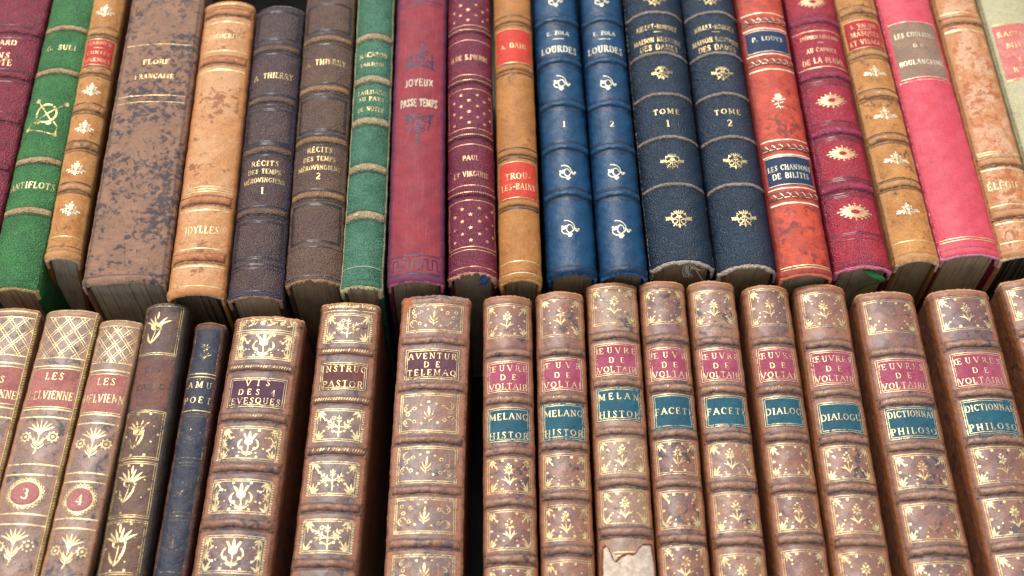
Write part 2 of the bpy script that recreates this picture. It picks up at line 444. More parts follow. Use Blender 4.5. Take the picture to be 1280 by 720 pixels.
def o_fleuron(I, u, v, m, R=None):                                 # small lacy pyramid of leaves and scrolls
    I.dot((u, v + 3.5 * m), .4 * m)
    for a in (60, 90, 120): I.leaf((u, v + 1.2 * m), a, 1.9 * m, .8 * m)
    I.leaf((u, v - .9 * m), 270, 2.4 * m, 1.0 * m)
    I.leaf((u, v - .9 * m), 90, 1.9 * m, 1.0 * m)
    for s in (-1, 1):
        I.ring((u + s * 1.15 * m, v + .9 * m), .62 * m, .4 * m, n=8)
        I.dot((u + s * 1.9 * m, v + 1.7 * m), .34 * m)
        I.ring((u + s * 2.0 * m, v - .6 * m), .66 * m, .4 * m, n=8)
        I.ring((u + s * .9 * m, v - 1.7 * m), .55 * m, .38 * m, n=8)
        I.leaf((u + s * 2.3 * m, v - .5 * m), 90 - s * 78, 1.5 * m, .8 * m)
        I.leaf((u + s * 1.9 * m, v - .9 * m), 270 + s * 35, 1.4 * m, .7 * m)
        I.dot((u + s * 3.6 * m, v - .6 * m), .36 * m)

def o_widefleuron(I, u, v, m, R=None):
    o_fleuron(I, u, v, m)
    for s in (-1, 1):
        for k, (a, l) in enumerate(((90, 2.2), (70, 2.6), (110, 2.4))):
            I.leaf((u + s * 2.6 * m, v - .6 * m), 90 - s * a, l * m, .8 * m, 0)
        I.dot((u + s * 5.0 * m, v - .9 * m), .5 * m)

def o_rosecrest(I, u, v, m, R=None):                               # crowned heart with scrolls and laurel arms
    for k in range(-2, 3): I.leaf((u + k * .35 * m, v + 1.9 * m), 90 - k * 18, 2.1 * m, .62 * m)
    for s in (-1, 1):
        I.curl((u + s * 1.55 * m, v + 1.2 * m), 1.3 * m, 1.0 * m, 90 - s * 110, 90 - s * 110 + s * 300, .42 * m, False)
        I.curl((u + s * 1.6 * m, v - 1.5 * m), 1.15 * m, .7 * m, 90 + s * 60, 90 + s * 60 - s * 290, .42 * m, False)
        I.curl((u + s * .8 * m, v - 2.6 * m), .8 * m, .5 * m, 90, 90 - s * 260, .36 * m, False)
        for t in range(4):
            bx = u + s * (2.3 + t * .68) * m; by = v - .1 * m + t * .12 * m
            I.leaf((bx, by), 90 - s * 40, 1.2 * m, .48 * m); I.leaf((bx, by), 270 + s * 40, 1.1 * m, .48 * m)
        I.line([(u + s * 1 * m, v - .3 * m), (u + s * 5.0 * m, v + .3 * m)], .3 * m)
        I.leaf((u + s * 1.9 * m, v + 1.6 * m), 90 - s * 40, 1.5 * m, .6 * m)
        I.leaf((u + s * 1.6 * m, v - 2.4 * m), 270 + s * 30, 1.5 * m, .6 * m)
        I.leaf((u + s * .4 * m, v - .6 * m), 270 + s * 20, 2 * m, .5 * m)
    I.dot((u, v + .7 * m), 1.05 * m, .7 * m)
    I.line([(u, v), (u, v - 3.6 * m)], .4 * m); I.leaf((u, v - 2.6 * m), 270, 1.9 * m, 1.0 * m)

def o_eye(I, u, v, m, R=None):                                     # lozenge of small leaves round an open centre
    for k in range(32):
        a = 2 * math.pi * k / 32
        c, s = math.cos(a), math.sin(a)
        k2 = 1 / (abs(c) ** 1.35 + abs(s) ** 1.35) ** (1 / 1.35)
        q = 1.0 if k % 2 == 0 else .86
        x0, y0 = 1.75 * c, 1.2 * s
        x1, y1 = 5.3 * c * k2 * q, 3.2 * s * k2 * q
        I.leaf((u + x0 * m, v + y0 * m), math.degrees(math.atan2(y1 - y0, x1 - x0)), math.hypot(x1 - x0, y1 - y0) * m, .7 * m)
        if k % 2 == 0: I.dot((u + x1 * m, v + y1 * m), .34 * m)
    for k in range(14):
        a = 2 * math.pi * k / 14
        I.dot((u + 3.1 * math.cos(a) * m, v + 2.0 * math.sin(a) * m), .36 * m)
    I.ring((u, v), 1.6 * m, .6 * m, 1.1 * m)

def o_rose(I, u, v, m, R=None):
    for k in range(5): I.dot((u + .9 * m * math.cos(k * 1.257), v + 2.6 * m + .9 * m * math.sin(k * 1.257)), .75 * m)
    I.line([(u, v + 2 * m), (u - .4 * m, v - 1 * m), (u + .4 * m, v - 4 * m)], .45 * m)
    for (y, a, l) in ((.6, 20, 2.6), (.4, 150, 2.8), (-1.0, 30, 2.4), (-.8, 200, 2.4), (-2.4, -20, 1.9), (-2.2, 215, 2.0)):
        I.leaf((u, v + y * m), a, l * m, 1.0 * m)
    I.dot((u + 2.3 * m, v + 1.6 * m), .6 * m); I.dot((u - 2.3 * m, v + .2 * m), .5 * m)

def o_swirl(I, u, v, m, R=None):                                   # looping stroke with three trefoil buds
    I.line(arcp(u - 1.7 * m, v + .6 * m, 3.3 * m, 2.9 * m, 95, -65, 12) , .5 * m)
    I.line(arcp(u - .1 * m, v - .1 * m, 1.1 * m, 1.7 * m, 0, 330, 14), .45 * m)
    I.line(arcp(u - 1.0 * m, v - .6 * m, 1.9 * m, 1.7 * m, 150, 330, 10), .5 * m)
    for (cx, cy) in ((-2.1, .2), (2.4, -.8), (-.1, -3.2)):
        I.dot((u + cx * m, v + cy * m), .62 * m, .52 * m); I.dot((u + (cx + .6) * m, v + (cy + .6) * m), .45 * m); I.dot((u + (cx - .5) * m, v + (cy + .7) * m), .42 * m)

def o_trophy(I, u, v, m, R=None):                                  # crossed clubs with a wreath and a hanging net
    I.ring((u, v + 1.5 * m), 3.4 * m, 1.0 * m, 3.9 * m, 20)
    I.line([(u - 4.2 * m, v + 7 * m), (u + 2.4 * m, v - 1.6 * m)], .55 * m); I.line([(u + 5.6 * m, v + 6.8 * m), (u - 2.4 * m, v - 1.8 * m)], .55 * m)
    for p in ((-4.2, 7), (5.6, 6.8), (-2.1, -2.6), (1.7, -2.5)): I.dot((u + p[0] * m, v + p[1] * m), .95 * m)
    I.line([(u - 2.5 * m, v - 1.8 * m), (u - 4.4 * m, v - 3 * m), (u - 5.0 * m, v - 5.5 * m), (u + 5.0 * m, v - 7.4 * m), (u + 4.8 * m, v - 3.6 * m), (u + 3.2 * m, v - 1.8 * m)], .5 * m)
    I.dot((u - 5.0 * m, v - 5.5 * m), .8 * m); I.dot((u + 5.0 * m, v - 7.2 * m), .8 * m)

def o_arabesque(I, u, v, m, up=1):                                 # tall symmetric crest (up=1) or pendant (up=-1)
    Y = lambda y: v + up * y * m
    I.line([(u - 8 * m, Y(0)), (u - 4 * m, Y(1.7)), (u, Y(2.2)), (u + 4 * m, Y(1.7)), (u + 8 * m, Y(0))], .7 * m)
    I.ring((u, Y(7)), 1.4 * m, .7 * m, 2.0 * m); I.dot((u, Y(7)), .5 * m, .9 * m)
    I.ring((u, Y(6.6)), 3.5 * m, .3 * m, 3.9 * m, 18)
    for y, r in ((12, 1.0), (14.4, .8), (16.6, 1.1), (18.6, .6)): I.dot((u, Y(y)), r * m * .75, r * m)
    I.line([(u, Y(9)), (u, Y(20))], .35 * m)
    for s in (-1, 1):
        for y, x, r in ((1.6, 6.2, .9), (3.6, 6.0, .8), (5.8, 5.9, 1.0), (8.2, 5.6, .7), (10.0, 5.2, .5)): I.dot((u + s * x * m, Y(y)), r * m * .8, r * m)
        I.curl((u + s * 3.6 * m, Y(4.0)), 1.8 * m, 1.0 * m, 0, 300 * s * up, .45 * m, False)
        I.curl((u + s * 2.4 * m, Y(11)), 1.5 * m, .7 * m, 20, 20 + 280 * s, .4 * m, False)
        I.line([(u + s * 5.6 * m, Y(1)), (u + s * 5.6 * m, Y(11))], .3 * m)

def o_vine(I, u, v, m, R=None):                                    # worn rinceaux with rings and buds
    I.leaf((u, v - .6 * m), 90, 3.4 * m, 1.3 * m)
    I.line([(u, v), (u, v - 3 * m)], .35 * m)
    for s in (-1, 1):
        I.leaf((u, v - 1.6 * m), 90 - s * 50, 3.0 * m, .6 * m, s * 20); I.leaf((u, v - 2.4 * m), 90 - s * 70, 2.4 * m, .5 * m, s * 20)
        for (a, b) in ((4.6, 2.2), (6.8, .3), (4.8, -2.4), (7.6, 2.6), (7.8, -2.4)):
            I.ring((u + s * a * m, v + b * m), .55 * m, .3 * m, n=8)
        I.curl((u + s * 6.6 * m, v + 2.4 * m), 1.5 * m, 1.1 * m, 90, 90 - s * 250, .35 * m, False)
        I.curl((u + s * 6.8 * m, v - 2.4 * m), 1.5 * m, 1.1 * m, 270, 270 + s * 250, .35 * m, False)
        for (a, b) in ((2.4, 3.3), (2.6, -3.3), (0.1, 4.2)): I.dot((u + s * a * m, v + b * m), .4 * m)
ORN = dict(sprig=o_sprig, tulip=o_tulip, bigtulip=o_bigtulip, carnation=o_carnation, spray=o_spray, fleuron=o_fleuron,
           widefleuron=o_widefleuron, crest=o_rosecrest, eye=o_eye, rose=o_rose, swirl=o_swirl, trophy=o_trophy, vine=o_vine)

# ------------------------------------------------------------------ the book
def mesh_object(name, verts, faces, mat, parent, smooth=True, attrs=None):
    me = bpy.data.meshes.new(name)
    me.from_pydata([tuple(map(float, p)) for p in verts], [], faces)
    if smooth:
        me.polygons.foreach_set('use_smooth', [True] * len(me.polygons))
    if attrs:
        for k, a in attrs.items():
            at = me.attributes.new(k, 'FLOAT', 'POINT')
            at.data.foreach_set('value', np.asarray(a, dtype=np.float32))
    me.update()
    if mat is not None:
        me.materials.append(mat)
    o = bpy.data.objects.new(name, me)
    col.objects.link(o)
    if parent is not None:
        o.parent = parent
    return o

def grid_faces(nv, ns, off=0):
    return [(off + i * ns + j, off + i * ns + j + 1, off + (i + 1) * ns + j + 1, off + (i + 1) * ns + j) for i in range(nv - 1) for j in range(ns - 1)]

class Book:
    def __init__(self, d):
        self.d = d
        self.W = d['W']; self.L = d['L']; self.D = d['D']; self.r = d.get('rise', 4.0)
        self.seed = d['seed']; self.R = random.Random(self.seed * 7 + 3)
        rho = d.get('rho', 2.6); W, r = self.W, self.r
        phi = 0.6
        for _ in range(60):
            h = W / 2 - rho * (1 - math.sin(phi)); R = (h * h + r * r) / (2 * r)
            phi = math.asin(min(0.999, h / R))
        self.Rr, self.phi = R, phi
        self.sa = R * phi
        self.sf = self.sa + rho * (math.pi / 2 - phi)
        drop = 5.0
        self.smax = self.sf + drop
        S, X, Z, NX, NZ = [], [], [], [], []
        for a in np.linspace(0, phi, 40):
            S.append(R * a); X.append(R * math.sin(a)); Z.append(R * math.cos(a) - R); NX.append(math.sin(a)); NZ.append(math.cos(a))
        cx, cz = X[-1] - rho * math.sin(phi), Z[-1] - rho * math.cos(phi)
        for a in np.linspace(phi, math.pi / 2, 12)[1:]:
            S.append(self.sa + rho * (a - phi)); X.append(cx + rho * math.sin(a)); Z.append(cz + rho * math.cos(a)); NX.append(math.sin(a)); NZ.append(math.cos(a))
        S.append(self.smax + 30); X.append(X[-1]); Z.append(Z[-1] - drop - 30); NX.append(1); NZ.append(0)
        self.P = [np.array(q) for q in (S, X, Z, NX, NZ)]
        self.zjoint = -(-Z[-1] - 30)                 # z at the end of the leather
        self.bands = []                               # (v, width, height)
        ph = [self.R.uniform(0, 6.28) for _ in range(8)]
        self.ph = ph
        self.bow = d.get('bow', self.R.uniform(-.5, .5))
    def H(self, s, v):
        h = np.zeros_like(v, dtype=float)
        for (vb, bw, bh) in self.bands:
            h += 0.26 * bh * np.exp(-((v - vb) / (0.6 * bw)) ** 2)
            h -= 0.16 * bh * (np.exp(-((v - vb - bw * .66) / (0.13 * bw)) ** 2) + np.exp(-((v - vb + bw * .66) / (0.13 * bw)) ** 2))
        fade = np.clip((self.sa + .3 - np.abs(s)) / 1.6, 0, 1)
        h *= fade
        p = self.ph; k = self.d.get('rough_geo', 1.0)
        h += k * (.10 * np.sin(v * .21 + s * .3 + p[0]) + .07 * np.sin(v * .55 - s * .5 + p[1]) + .05 * np.sin(v * 1.1 + s * .9 + p[2]) + .03 * np.sin(v * 2.3 - s * 1.7 + p[3]))
        e = np.minimum(v, self.L - v)
        h -= 0.8 * np.clip(1 - e / 2.2, 0, 1.4) ** 2
        h += 0.35 * np.exp(-((e - 3.2) / 1.6) ** 2) * self.d.get('cap', 1.0)
        rg = self.d.get('fray', .4)
        h += rg * .16 * np.exp(-(e / 3.0) ** 2) * (np.sin(s * 4.1 + p[4]) + .8 * np.sin(s * 7.3 + v * 2.0 + p[5]) + .6 * np.sin(s * 2.2 - v * 3.1 + p[6]))
        h -= .16 * rg * np.exp(-((e - 4.9 - .5 * np.sin(s * .7 + p[7])) / .35) ** 2)
        return h
    def ridge(self, s, v):
        # height of the raised bands above the spine, for whatever is stamped across them
        t = np.zeros(np.shape(v))
        for (vb, bw, bh) in self.bands:
            q = np.clip(1 - np.abs((v - vb) / (bw / 2)) ** 2.4, 0, 1) ** .7
            e = np.clip((self.sa + .1 - np.abs(s)) / 1.6, 0, 1) ** .5
            t = np.maximum(t, bh * .44 * q * (.25 + .75 * e) + .05 * (q > 0))
        return t
    def surf(self, s, v, h):
        s = np.asarray(s, float); v = np.asarray(v, float)
        a = np.abs(s); sg = np.sign(s)
        S, X, Z, NX, NZ = self.P
        x = np.interp(a, S, X) * sg; z = np.interp(a, S, Z); nx = np.interp(a, S, NX) * sg; nz = np.interp(a, S, NZ)
        hh = self.H(s, v) + h
        t = v / self.L - .5
        x = x + self.bow * (t * t * 4 - .4)
        return np.stack([(x + nx * hh), v, (z + nz * hh)], -1) * MM

    def build(self):
        d = self.d
        e = bpy.data.objects.new(d['name'], None)
        col.objects.link(e)
        e.location = [c * MM for c in d['loc']]
        e.rotation_euler = (0, math.radians(d.get('lean', 0)), math.radians(d['yaw']))
        e['label'] = d['label']; e['category'] = 'book'
        if d.get('group'): e['group'] = d['group']
        e.empty_display_size = 0.02
        self.e = e
        M = dict(d['mat'])
        d['rimw'] = d['mat'].pop('rimw', d.get('rimw', 2.0)); M.pop('rimw', None)
        M.setdefault('seed', self.seed * 1.0)
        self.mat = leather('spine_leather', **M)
        for f in d['feat']:
            if f[0] == 'band': self.bands.append((f[1], f[2], f[3]))
        self.spine(); self.boards(); self.pages()
        self.bandmats = {}
        for i, f in enumerate(d['feat']):
            getattr(self, 'f_' + f[0])(*f[1:])
        return e

    def spine(self):
        L = self.L; d = self.d
        ns = 46; nv = int(L / 0.9)
        s = np.linspace(-self.smax, self.smax, ns)
        v = np.concatenate([np.linspace(0, 3.2, 7)[:-1], np.linspace(3.2, L - 3.2, nv), np.linspace(L - 3.2, L, 7)[1:]])
        nv = len(v)
        SS, VV = np.meshgrid(s, v)
        fr = d.get('fray', .4)
        rng = np.random.RandomState(self.seed)
        for end in (0, 1):
            base = fr * (0.25 * np.sin(s * .5 + rng.uniform(0, 6)) + rng.uniform(-.5, .9, ns) * .5)
            if d.get('chew') and end == 0: base = base + np.clip(rng.uniform(-1, 1.8, ns), 0, 2) * d['chew']
            edge = np.clip(1 - (VV if end == 0 else L - VV) / 3.2, 0, 1)
            VV = VV + edge * base[None, :] * (1 if end == 0 else -1)
        P = self.surf(SS, VV, 0.0 + np.random.RandomState(self.seed + 5).uniform(-.02, .02, SS.shape))
        verts = [p for p in P.reshape(-1, 3)]
        faces = grid_faces(nv, ns)
        ev = np.minimum(VV, L - VV)
        a = np.abs(SS)
        wear = fr * 1.6 * np.exp(-(ev / 1.3) ** 2) + d.get('jwear', .25) * np.exp(-((a - self.sf + 1.0) / 1.3) ** 2)
        rim = np.exp(-(ev / 5.5) ** 2) * 1.1 + 1.1 / (1 + np.exp(-(a - self.sa + d.get('rimw', 2.0)) / .7))
        for (vb, bw, bh) in self.bands: rim = rim + .75 * np.exp(-((VV - vb) / (bw * .95)) ** 2)
        grime_shade = .8 * np.exp(-((a - self.sa - .9) / .45) ** 2) + .5 * np.exp(-((ev - 5.0) / .5) ** 2)  # darkens joints, ends and band sides: painted cavity shade plus dirt
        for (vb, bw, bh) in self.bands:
            for q in (-1, 1): grime_shade = grime_shade + bh / 1.7 * np.exp(-((VV - vb - q * bw * .6) / .42) ** 2) * (a < self.sa + 1)
        wear = list(wear.reshape(-1)); rim = list(rim.reshape(-1)); grime_shade = list(grime_shade.reshape(-1))
        # turned-in thickness at both ends and the inner face
        base_n = len(verts)
        for end in (0, 1):
            vrow = VV[0] if end == 0 else VV[-1]
            sg = 1 if end == 0 else -1
            rows = [(0.0 - .45 * sg * 0, -.55, 1), (.0, -1.25, 1), (5.0, -1.25, 0)]
            start = len(verts)
            for (dv, h, w) in rows:
                Q = self.surf(s, vrow + sg * dv, h)
                if w and h > -1: Q[:, 1] -= sg * .0003
                verts += [q for q in Q]; wear += [w * fr * 1.6 + .1] * ns; rim += [1.2] * ns; grime_shade += [.3 if w else 1.0] * ns
            first = 0 if end == 0 else (nv - 1) * ns
            prev = first
            for r_ in range(3):
                cur = start + r_ * ns
                for j in range(ns - 1):
                    q = (prev + j, cur + j, cur + j + 1, prev + j + 1)
                    faces.append(q if end == 0 else q[::-1])
                prev = cur
        mesh_object('spine', verts, faces, self.mat, self.e, attrs={'wear': wear, 'rim': rim, 'grime_shade': grime_shade})

    def box(self, name, x0, x1, y0, y1, z0, z1, mat, bev=0.5, taper=0.0):
        # box with softened edges: three-ring section swept between the two ends
        xs = [x0, x1]; c = []
        b = bev
        ring = [(x0 + b, z0), (x1 - b, z0), (x1, z0 + b), (x1, z1 - b), (x1 - b, z1), (x0 + b, z1), (x0, z1 - b), (x0, z0 + b)]
        cx, cz = (x0 + x1) / 2, (z0 + z1) / 2
        verts = []; faces = []
        ys = [(y0, .7), (y0 + b, 1)] + [(y0 + (y1 - y0) * t, 1) for t in (.25, .5, .75)] + [(y1 - b, 1), (y1, .7)]
        for (y, k) in ys:
            for (x, z) in ring:
                xx = cx + (x - cx) * (1 if k == 1 else (1 - 2 * b * .6 / (x1 - x0)))
                zz = cz + (z - cz) * (1 if k == 1 else (1 - 2 * b * .6 / (z1 - z0)))
                verts.append((xx * MM, y * MM, zz * MM))
        n = 8
        for i in range(len(ys) - 1):
            for j in range(n):
                faces.append((i * n + j, i * n + (j + 1) % n, (i + 1) * n + (j + 1) % n, (i + 1) * n + j))
        faces.append(tuple(range(n))[::-1]); faces.append(tuple((len(ys) - 1) * n + j for j in range(n)))
        o = mesh_object(name, verts, faces, mat, self.e, smooth=False, attrs={'wear': [.35] * len(verts), 'rim': [.6] * len(verts)})
        return o

    def boards(self):
        d = self.d
        zt = self.P[2][-1] + 30 + 1.2
        bm = d.get('board')
        mat = leather('board_cover', seed=self.seed + 40.0, **bm) if bm else self.mat
        th = d.get('bth', 2.3)
        xo = self.W / 2 - .55
        for sg in (-1, 1):
            xa, xb = sorted((sg * (xo), sg * (xo - th)))
            self.box('cover_board', xa, xb, .4, self.L - .4, -self.D + .2, zt, mat, .55)
        self.xin = xo - th - .25

    def pages(self):
        d = self.d
        pc = d.get('pages', ('#d2c4ac', '#9a8c76'))
        mat = paper('page_edges', pc[0], pc[1], self.seed)
        xin = self.xin
        n = max(6, int(2 * xin / 1.5))
        xs = np.linspace(-xin, xin, n + 1)
        ins = d.get('inset', 2.6); Rg = self.R
        splay = d.get('splay', 0.0)
        V = []; F = []
        fz = -self.D + 4
        for i in range(n):
            a, b = xs[i] + .012, xs[i + 1] - .012
            y0 = ins + Rg.uniform(-.35, .35) + (Rg.uniform(-1.2, 1.5) if splay else 0); y1 = self.L - ins - Rg.uniform(0, .4)
            def zz(x):
                t = min(1, abs(x) / (self.W / 2)); return -1.7 - self.r * t * t * 1.05 - (.9 if splay else 0)
            k = len(V)
            dx = splay * (i / n) * Rg.uniform(.4, 1.4)
            m = (a + b) / 2
            prof = [(a, zz(a) - .5), (m, max(zz(a), zz(b)) + .05), (b, zz(b) - .5), (b + dx, fz), (a + dx, fz)]
            for y in (y0, y1):
                V += [(x * MM, y * MM, z * MM) for x, z in prof]
            F += [(k + 4, k + 3, k + 2, k + 1, k), (k + 5, k + 6, k + 7, k + 8, k + 9)]
            F += [(k + j, k + (j + 1) % 5, k + 5 + (j + 1) % 5, k + 5 + j) for j in range(5)]
        mesh_object('page_block', V, F, mat, self.e, smooth=False)

    # --- features -----------------------------------------------------------
    def f_band(self, v, bw, bh, spec=None, rib=0.0, tick=None):
        spec = spec or {}
        key = repr(spec)
        if key not in self.bandmats:
            m = dict(self.d['mat'])
            if spec: m['rim'] = None
            m.update(spec); m['seed'] = self.seed + 9.0
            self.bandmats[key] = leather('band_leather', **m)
        ns, nt = 44, 11
        sm = self.sa + .1
        s = np.linspace(-sm, sm, ns); t = np.linspace(-1, 1, nt)
        TT, SS = np.meshgrid(t, s, indexing='ij')
        R = self.R; p1, p2 = R.uniform(0, 6), R.uniform(0, 6)
        VV = v + TT * bw / 2 + .18 * np.sin(SS * .35 + p1) + .1 * np.sin(SS * 1.3 + p2)
        prof = np.power(np.clip(1 - np.abs(TT) ** 2.4, 0, 1), .7)
        endf = np.clip((sm - np.abs(SS)) / 1.6, 0, 1) ** .5
        hh = -.08 + bh * .44 * prof * (.25 + .75 * endf)
        if rib: hh = hh + prof * 1.5 * rib * np.sin(SS * 5.2 + TT * 1.6 + p1) * (.6 + .4 * np.sin(SS * .7 + p2))
        hh += prof * .06 * np.sin(SS * 1.1 + p2)
        P = self.surf(SS, VV, hh)
        wear = (.25 + .55 * prof * spec.get('_w', 1)) * np.ones_like(SS) if False else .02 + .34 * prof + .1 * np.sin(SS * .9 + p2)
        mesh_object('raised_band', P.reshape(-1, 3), grid_faces(nt, ns), self.bandmats[key], self.e,
                    attrs={'wear': wear.reshape(-1), 'rim': (.5 + .5 * prof).reshape(-1),
                           'grime_shade': np.clip(1.1 - prof * 1.3 + (rib * 2.2 * np.clip(-np.sin(SS * 5.2 + TT * 1.6 + p1), 0, 1) if rib else 0) + .35 * np.clip(np.sin(SS * .8 + p2) - .5, 0, 1), 0, 1).reshape(-1)})
        if tick:
            I = Ink()
            nt_ = int(2 * self.sa / 1.25)
            for k in range(nt_):
                u = -self.sa + 1 + (2 * self.sa - 2) * k / max(1, nt_ - 1)
                if R.random() < .18: continue
                I.line([(u - .35, -bw * .16), (u + .35, bw * .2)], .42, step=.6)
            self.stamp(I, 'band_tooling', tick, v, extra=bh * .44, self_v=True)

    def stamp(self, I, name, ink, v=0.0, h=.07, extra=0.0, self_v=False, parent=None):
        if not I.v: return None
        A = np.array(I.v); k = np.array(I.k)
        P = self.surf(A[:, 0], A[:, 1] + v, h + k * .012 + (self.ridge(A[:, 0], A[:, 1] + v) if h < .2 else 0))
        return mesh_object(name, P, I.f, INK[ink], parent or self.e, smooth=True)

    def f_rule(self, v, w=.5, ink='gold', ext=None):
        I = Ink(); e = ext if ext is not None else self.sa - .3
        I.line([(-e, 0), (e, 0)], w)
        self.stamp(I, 'tooled_rule', ink, v)

    def f_label(self, v0, v1, mat, lines=(), ink='gold', frame=True, hw=None, dbl=False, rag=.18, hlp=.22, cu=0.0):
        v0, v1 = sorted((v0, v1))
        hw = hw if hw is not None else self.sa - 1.0
        m = dict(rough=.5, seed=self.seed + 20.0, grain='calf', rim=None, mott=.5); m.update(mat)
        lm = leather('label_leather', **m)
        ns, nv = 30, 14
        s = np.linspace(cu - hw, cu + hw, ns); t = np.linspace(v0, v1, nv)
        SS, VV = np.meshgrid(s, t)
        rng = np.random.RandomState(self.seed + int(v0 * 10) % 977)
        ed = np.minimum(np.minimum(SS - cu + hw, hw - SS + cu) / 1.2, np.minimum(VV - v0, v1 - VV) / 1.0)
        HH = np.where(ed < .01, -.05, hlp)
        SS = SS + (ed < .01) * rng.uniform(-rag, rag, SS.shape); VV = VV + (ed < .01) * rng.uniform(-rag, rag, VV.shape)
        P = self.surf(SS, VV, HH)
        wr = np.where(ed < .01, .55, np.where(ed < 1.0, .22, .02))
        lab = mesh_object('title_label', P.reshape(-1, 3), grid_faces(nv, ns), lm, self.e, attrs={'wear': wr.reshape(-1), 'rim': (wr * 0).reshape(-1)})
        c = (v0 + v1) / 2
        if frame:
            I = Ink(); hh = (v1 - v0) / 2
            q = .7
            if frame == 'lines':
                for g in (q, q + .9) if dbl else (q,):
                    for sg in (-1, 1):
                        J = Ink(); J.line([(cu - hw + .3, sg * (hh - g)), (cu + hw - .3, sg * (hh - g))], .38)
                        self.stamp(J, 'tooled_rule', ink, c, h=hlp + .06, parent=lab)
            else:
                for g, w in ((q, .32), (q + .95, .24)) if dbl else ((q, .4),):
                    I.line([(cu - hw + g, -hh + g), (cu + hw - g, -hh + g), (cu + hw - g, hh - g), (cu - hw + g, hh - g)], w, True)
            self.stamp(I, 'gilt_border', ink, c, h=hlp + .06, parent=lab)
        if lines:
            I = Ink()
            for ln in lines:
                txt, vv, cap = ln[0], ln[1], ln[2]
                wd = ln[3] if len(ln) > 3 else 2 * hw * .86
                if txt == '_': I.line([(cu - wd / 2, vv), (cu + wd / 2, vv)], cap); continue
                draw_text(I, txt, cu + (ln[4] if len(ln) > 4 else 0), vv, cap, wd, .88, rnd=self.R)
            self.stamp(I, 'lettering', ink, 0.0, h=hlp + .07, parent=lab)

    def f_text(self, lines, ink='gold', bold=1.0, sans=False, arch=0.0):
        I = Ink()
        for ln in lines:
            txt, vv, cap = ln[0], ln[1], ln[2]
            wd = ln[3] if len(ln) > 3 else 2 * self.sa * .84
            cu = ln[4] if len(ln) > 4 else 0
            if txt == '_': I.line([(cu - wd / 2, vv), (cu + wd / 2, vv)], cap); continue
            draw_text(I, txt, cu, vv, cap, wd, bold, sans, rnd=self.R, arch=arch)
        self.stamp(I, 'lettering', ink, 0.0)

    def f_orn(self, kind, v, m, ink='gold', u=0.0, up=1):
        R = self.R
        I = Ink(); I.tl = {'tulip': .85, 'eye': .8, 'fleuron': .95, 'widefleuron': .95, 'sprig': .75, 'crest': .8}.get(kind, .62); I.tw = .66; I.rr = R
        I.drop = 0.0 if kind in ('trophy', 'arabesque', 'crest') else {'gold': .04, 'mid': .08, 'faint': .2}.get(ink, .0)
        if kind == 'arabesque': I.tw = 1.15
        if kind == 'arabesque': o_arabesque(I, u, 0, m, up)
        else: ORN[kind](I, u, 0, m * R.uniform(.95, 1.04))
        # each stamp was struck by hand: slightly turned and off centre
        a = math.radians(R.uniform(-5, 5)); du, dv = R.uniform(-.45, .45), R.uniform(-.35, .35)
        I.v = [(u + (x - u) * math.cos(a) - y * math.sin(a) + du, (x - u) * math.sin(a) + y * math.cos(a) + dv) for x, y in I.v]
        self.stamp(I, 'stamped_ornament', ink, v, h=.09)

    def f_frame(self, v0, v1, ink='gold', dbl=True, w=.34, inset=.8, corners=None, dots=False, side=True, cm=1.0, bead=False):
        v0, v1 = sorted((v0, v1)); c = (v0 + v1) / 2; hh = (v1 - v0) / 2; hw = self.sa - inset
        I = Ink()
        for g in (0, .95) if dbl else (0,):
            for sg in (-1, 1):
                I.line([(-hw, sg * (hh - g)), (hw, sg * (hh - g))], w)
                if side: I.line([(sg * (hw - g), -hh), (sg * (hw - g), hh)], w)
        if bead:
            n = int(2 * hh / 1.3)
            for sg in (-1, 1):
                for k in range(n): I.dot((sg * (hw + .55), -hh + .6 + k * 1.3), .42)
        self.stamp(I, 'gilt_border', ink, c)
        I = Ink(); I.tl = .78; I.rr = self.R; I.drop = .08
        if corners:
            q = 1.5 if dbl else .8
            for sx in (-1, 1):
                for sy in (-1, 1):
                    if self.R.random() < corners: o_corner(I, -sx * (hw - q + self.R.uniform(-.3, .1)), -sy * (hh - q - .2 + self.R.uniform(-.2, .2)), cm * self.R.uniform(.85, 1.05), sx, sy)
        if dots:
            for sx in (-1, 1):
                I.dot((sx * hw * .3, hh - 1.9), .72, .66); I.dot((sx * hw * .32, -hh + 1.9), .72, .66)
                I.dot((sx * (hw - 2.0), .3 * sx), .72, .66)
                if dots > 1:
                    o_corner(I, -sx * (hw - 1.7), .6, cm * .62, sx, 1); o_corner(I, -sx * (hw - 1.7), -.2, cm * .62, sx, -1)
                I.dot((sx * hw * .55, hh * .35), .42); I.dot((sx * hw * .52, -hh * .3), .42); I.dot((sx * hw * .28, -hh * .55), .36)
        self.stamp(I, 'corner_ornament', ink, c)

    def f_lattice(self, v0, v1, ink='gold', w=.3):
        v0, v1 = sorted((v0, v1)); c = (v0 + v1) / 2; hh = (v1 - v0) / 2; hw = self.sa - .4
        I = Ink()
        def clip(p, q):
            (x0, y0), (x1, y1) = p, q
            t0, t1 = 0.0, 1.0
            for (dd, lo, hi, o) in ((x1 - x0, -hw, hw, x0), (y1 - y0, -hh, hh, y0)):
                if abs(dd) < 1e-9:
                    if o < lo or o > hi: return None
                    continue
                a, b = (lo - o) / dd, (hi - o) / dd
                if a > b: a, b = b, a
                t0, t1 = max(t0, a), min(t1, b)
            if t0 >= t1: return None
            return [(x0 + dd_ * t0, y0 + (y1 - y0) * t0) for dd_ in (x1 - x0,)] + [(x0 + (x1 - x0) * t1, y0 + (y1 - y0) * t1)]
        k = 1.25; sp = hw * .62
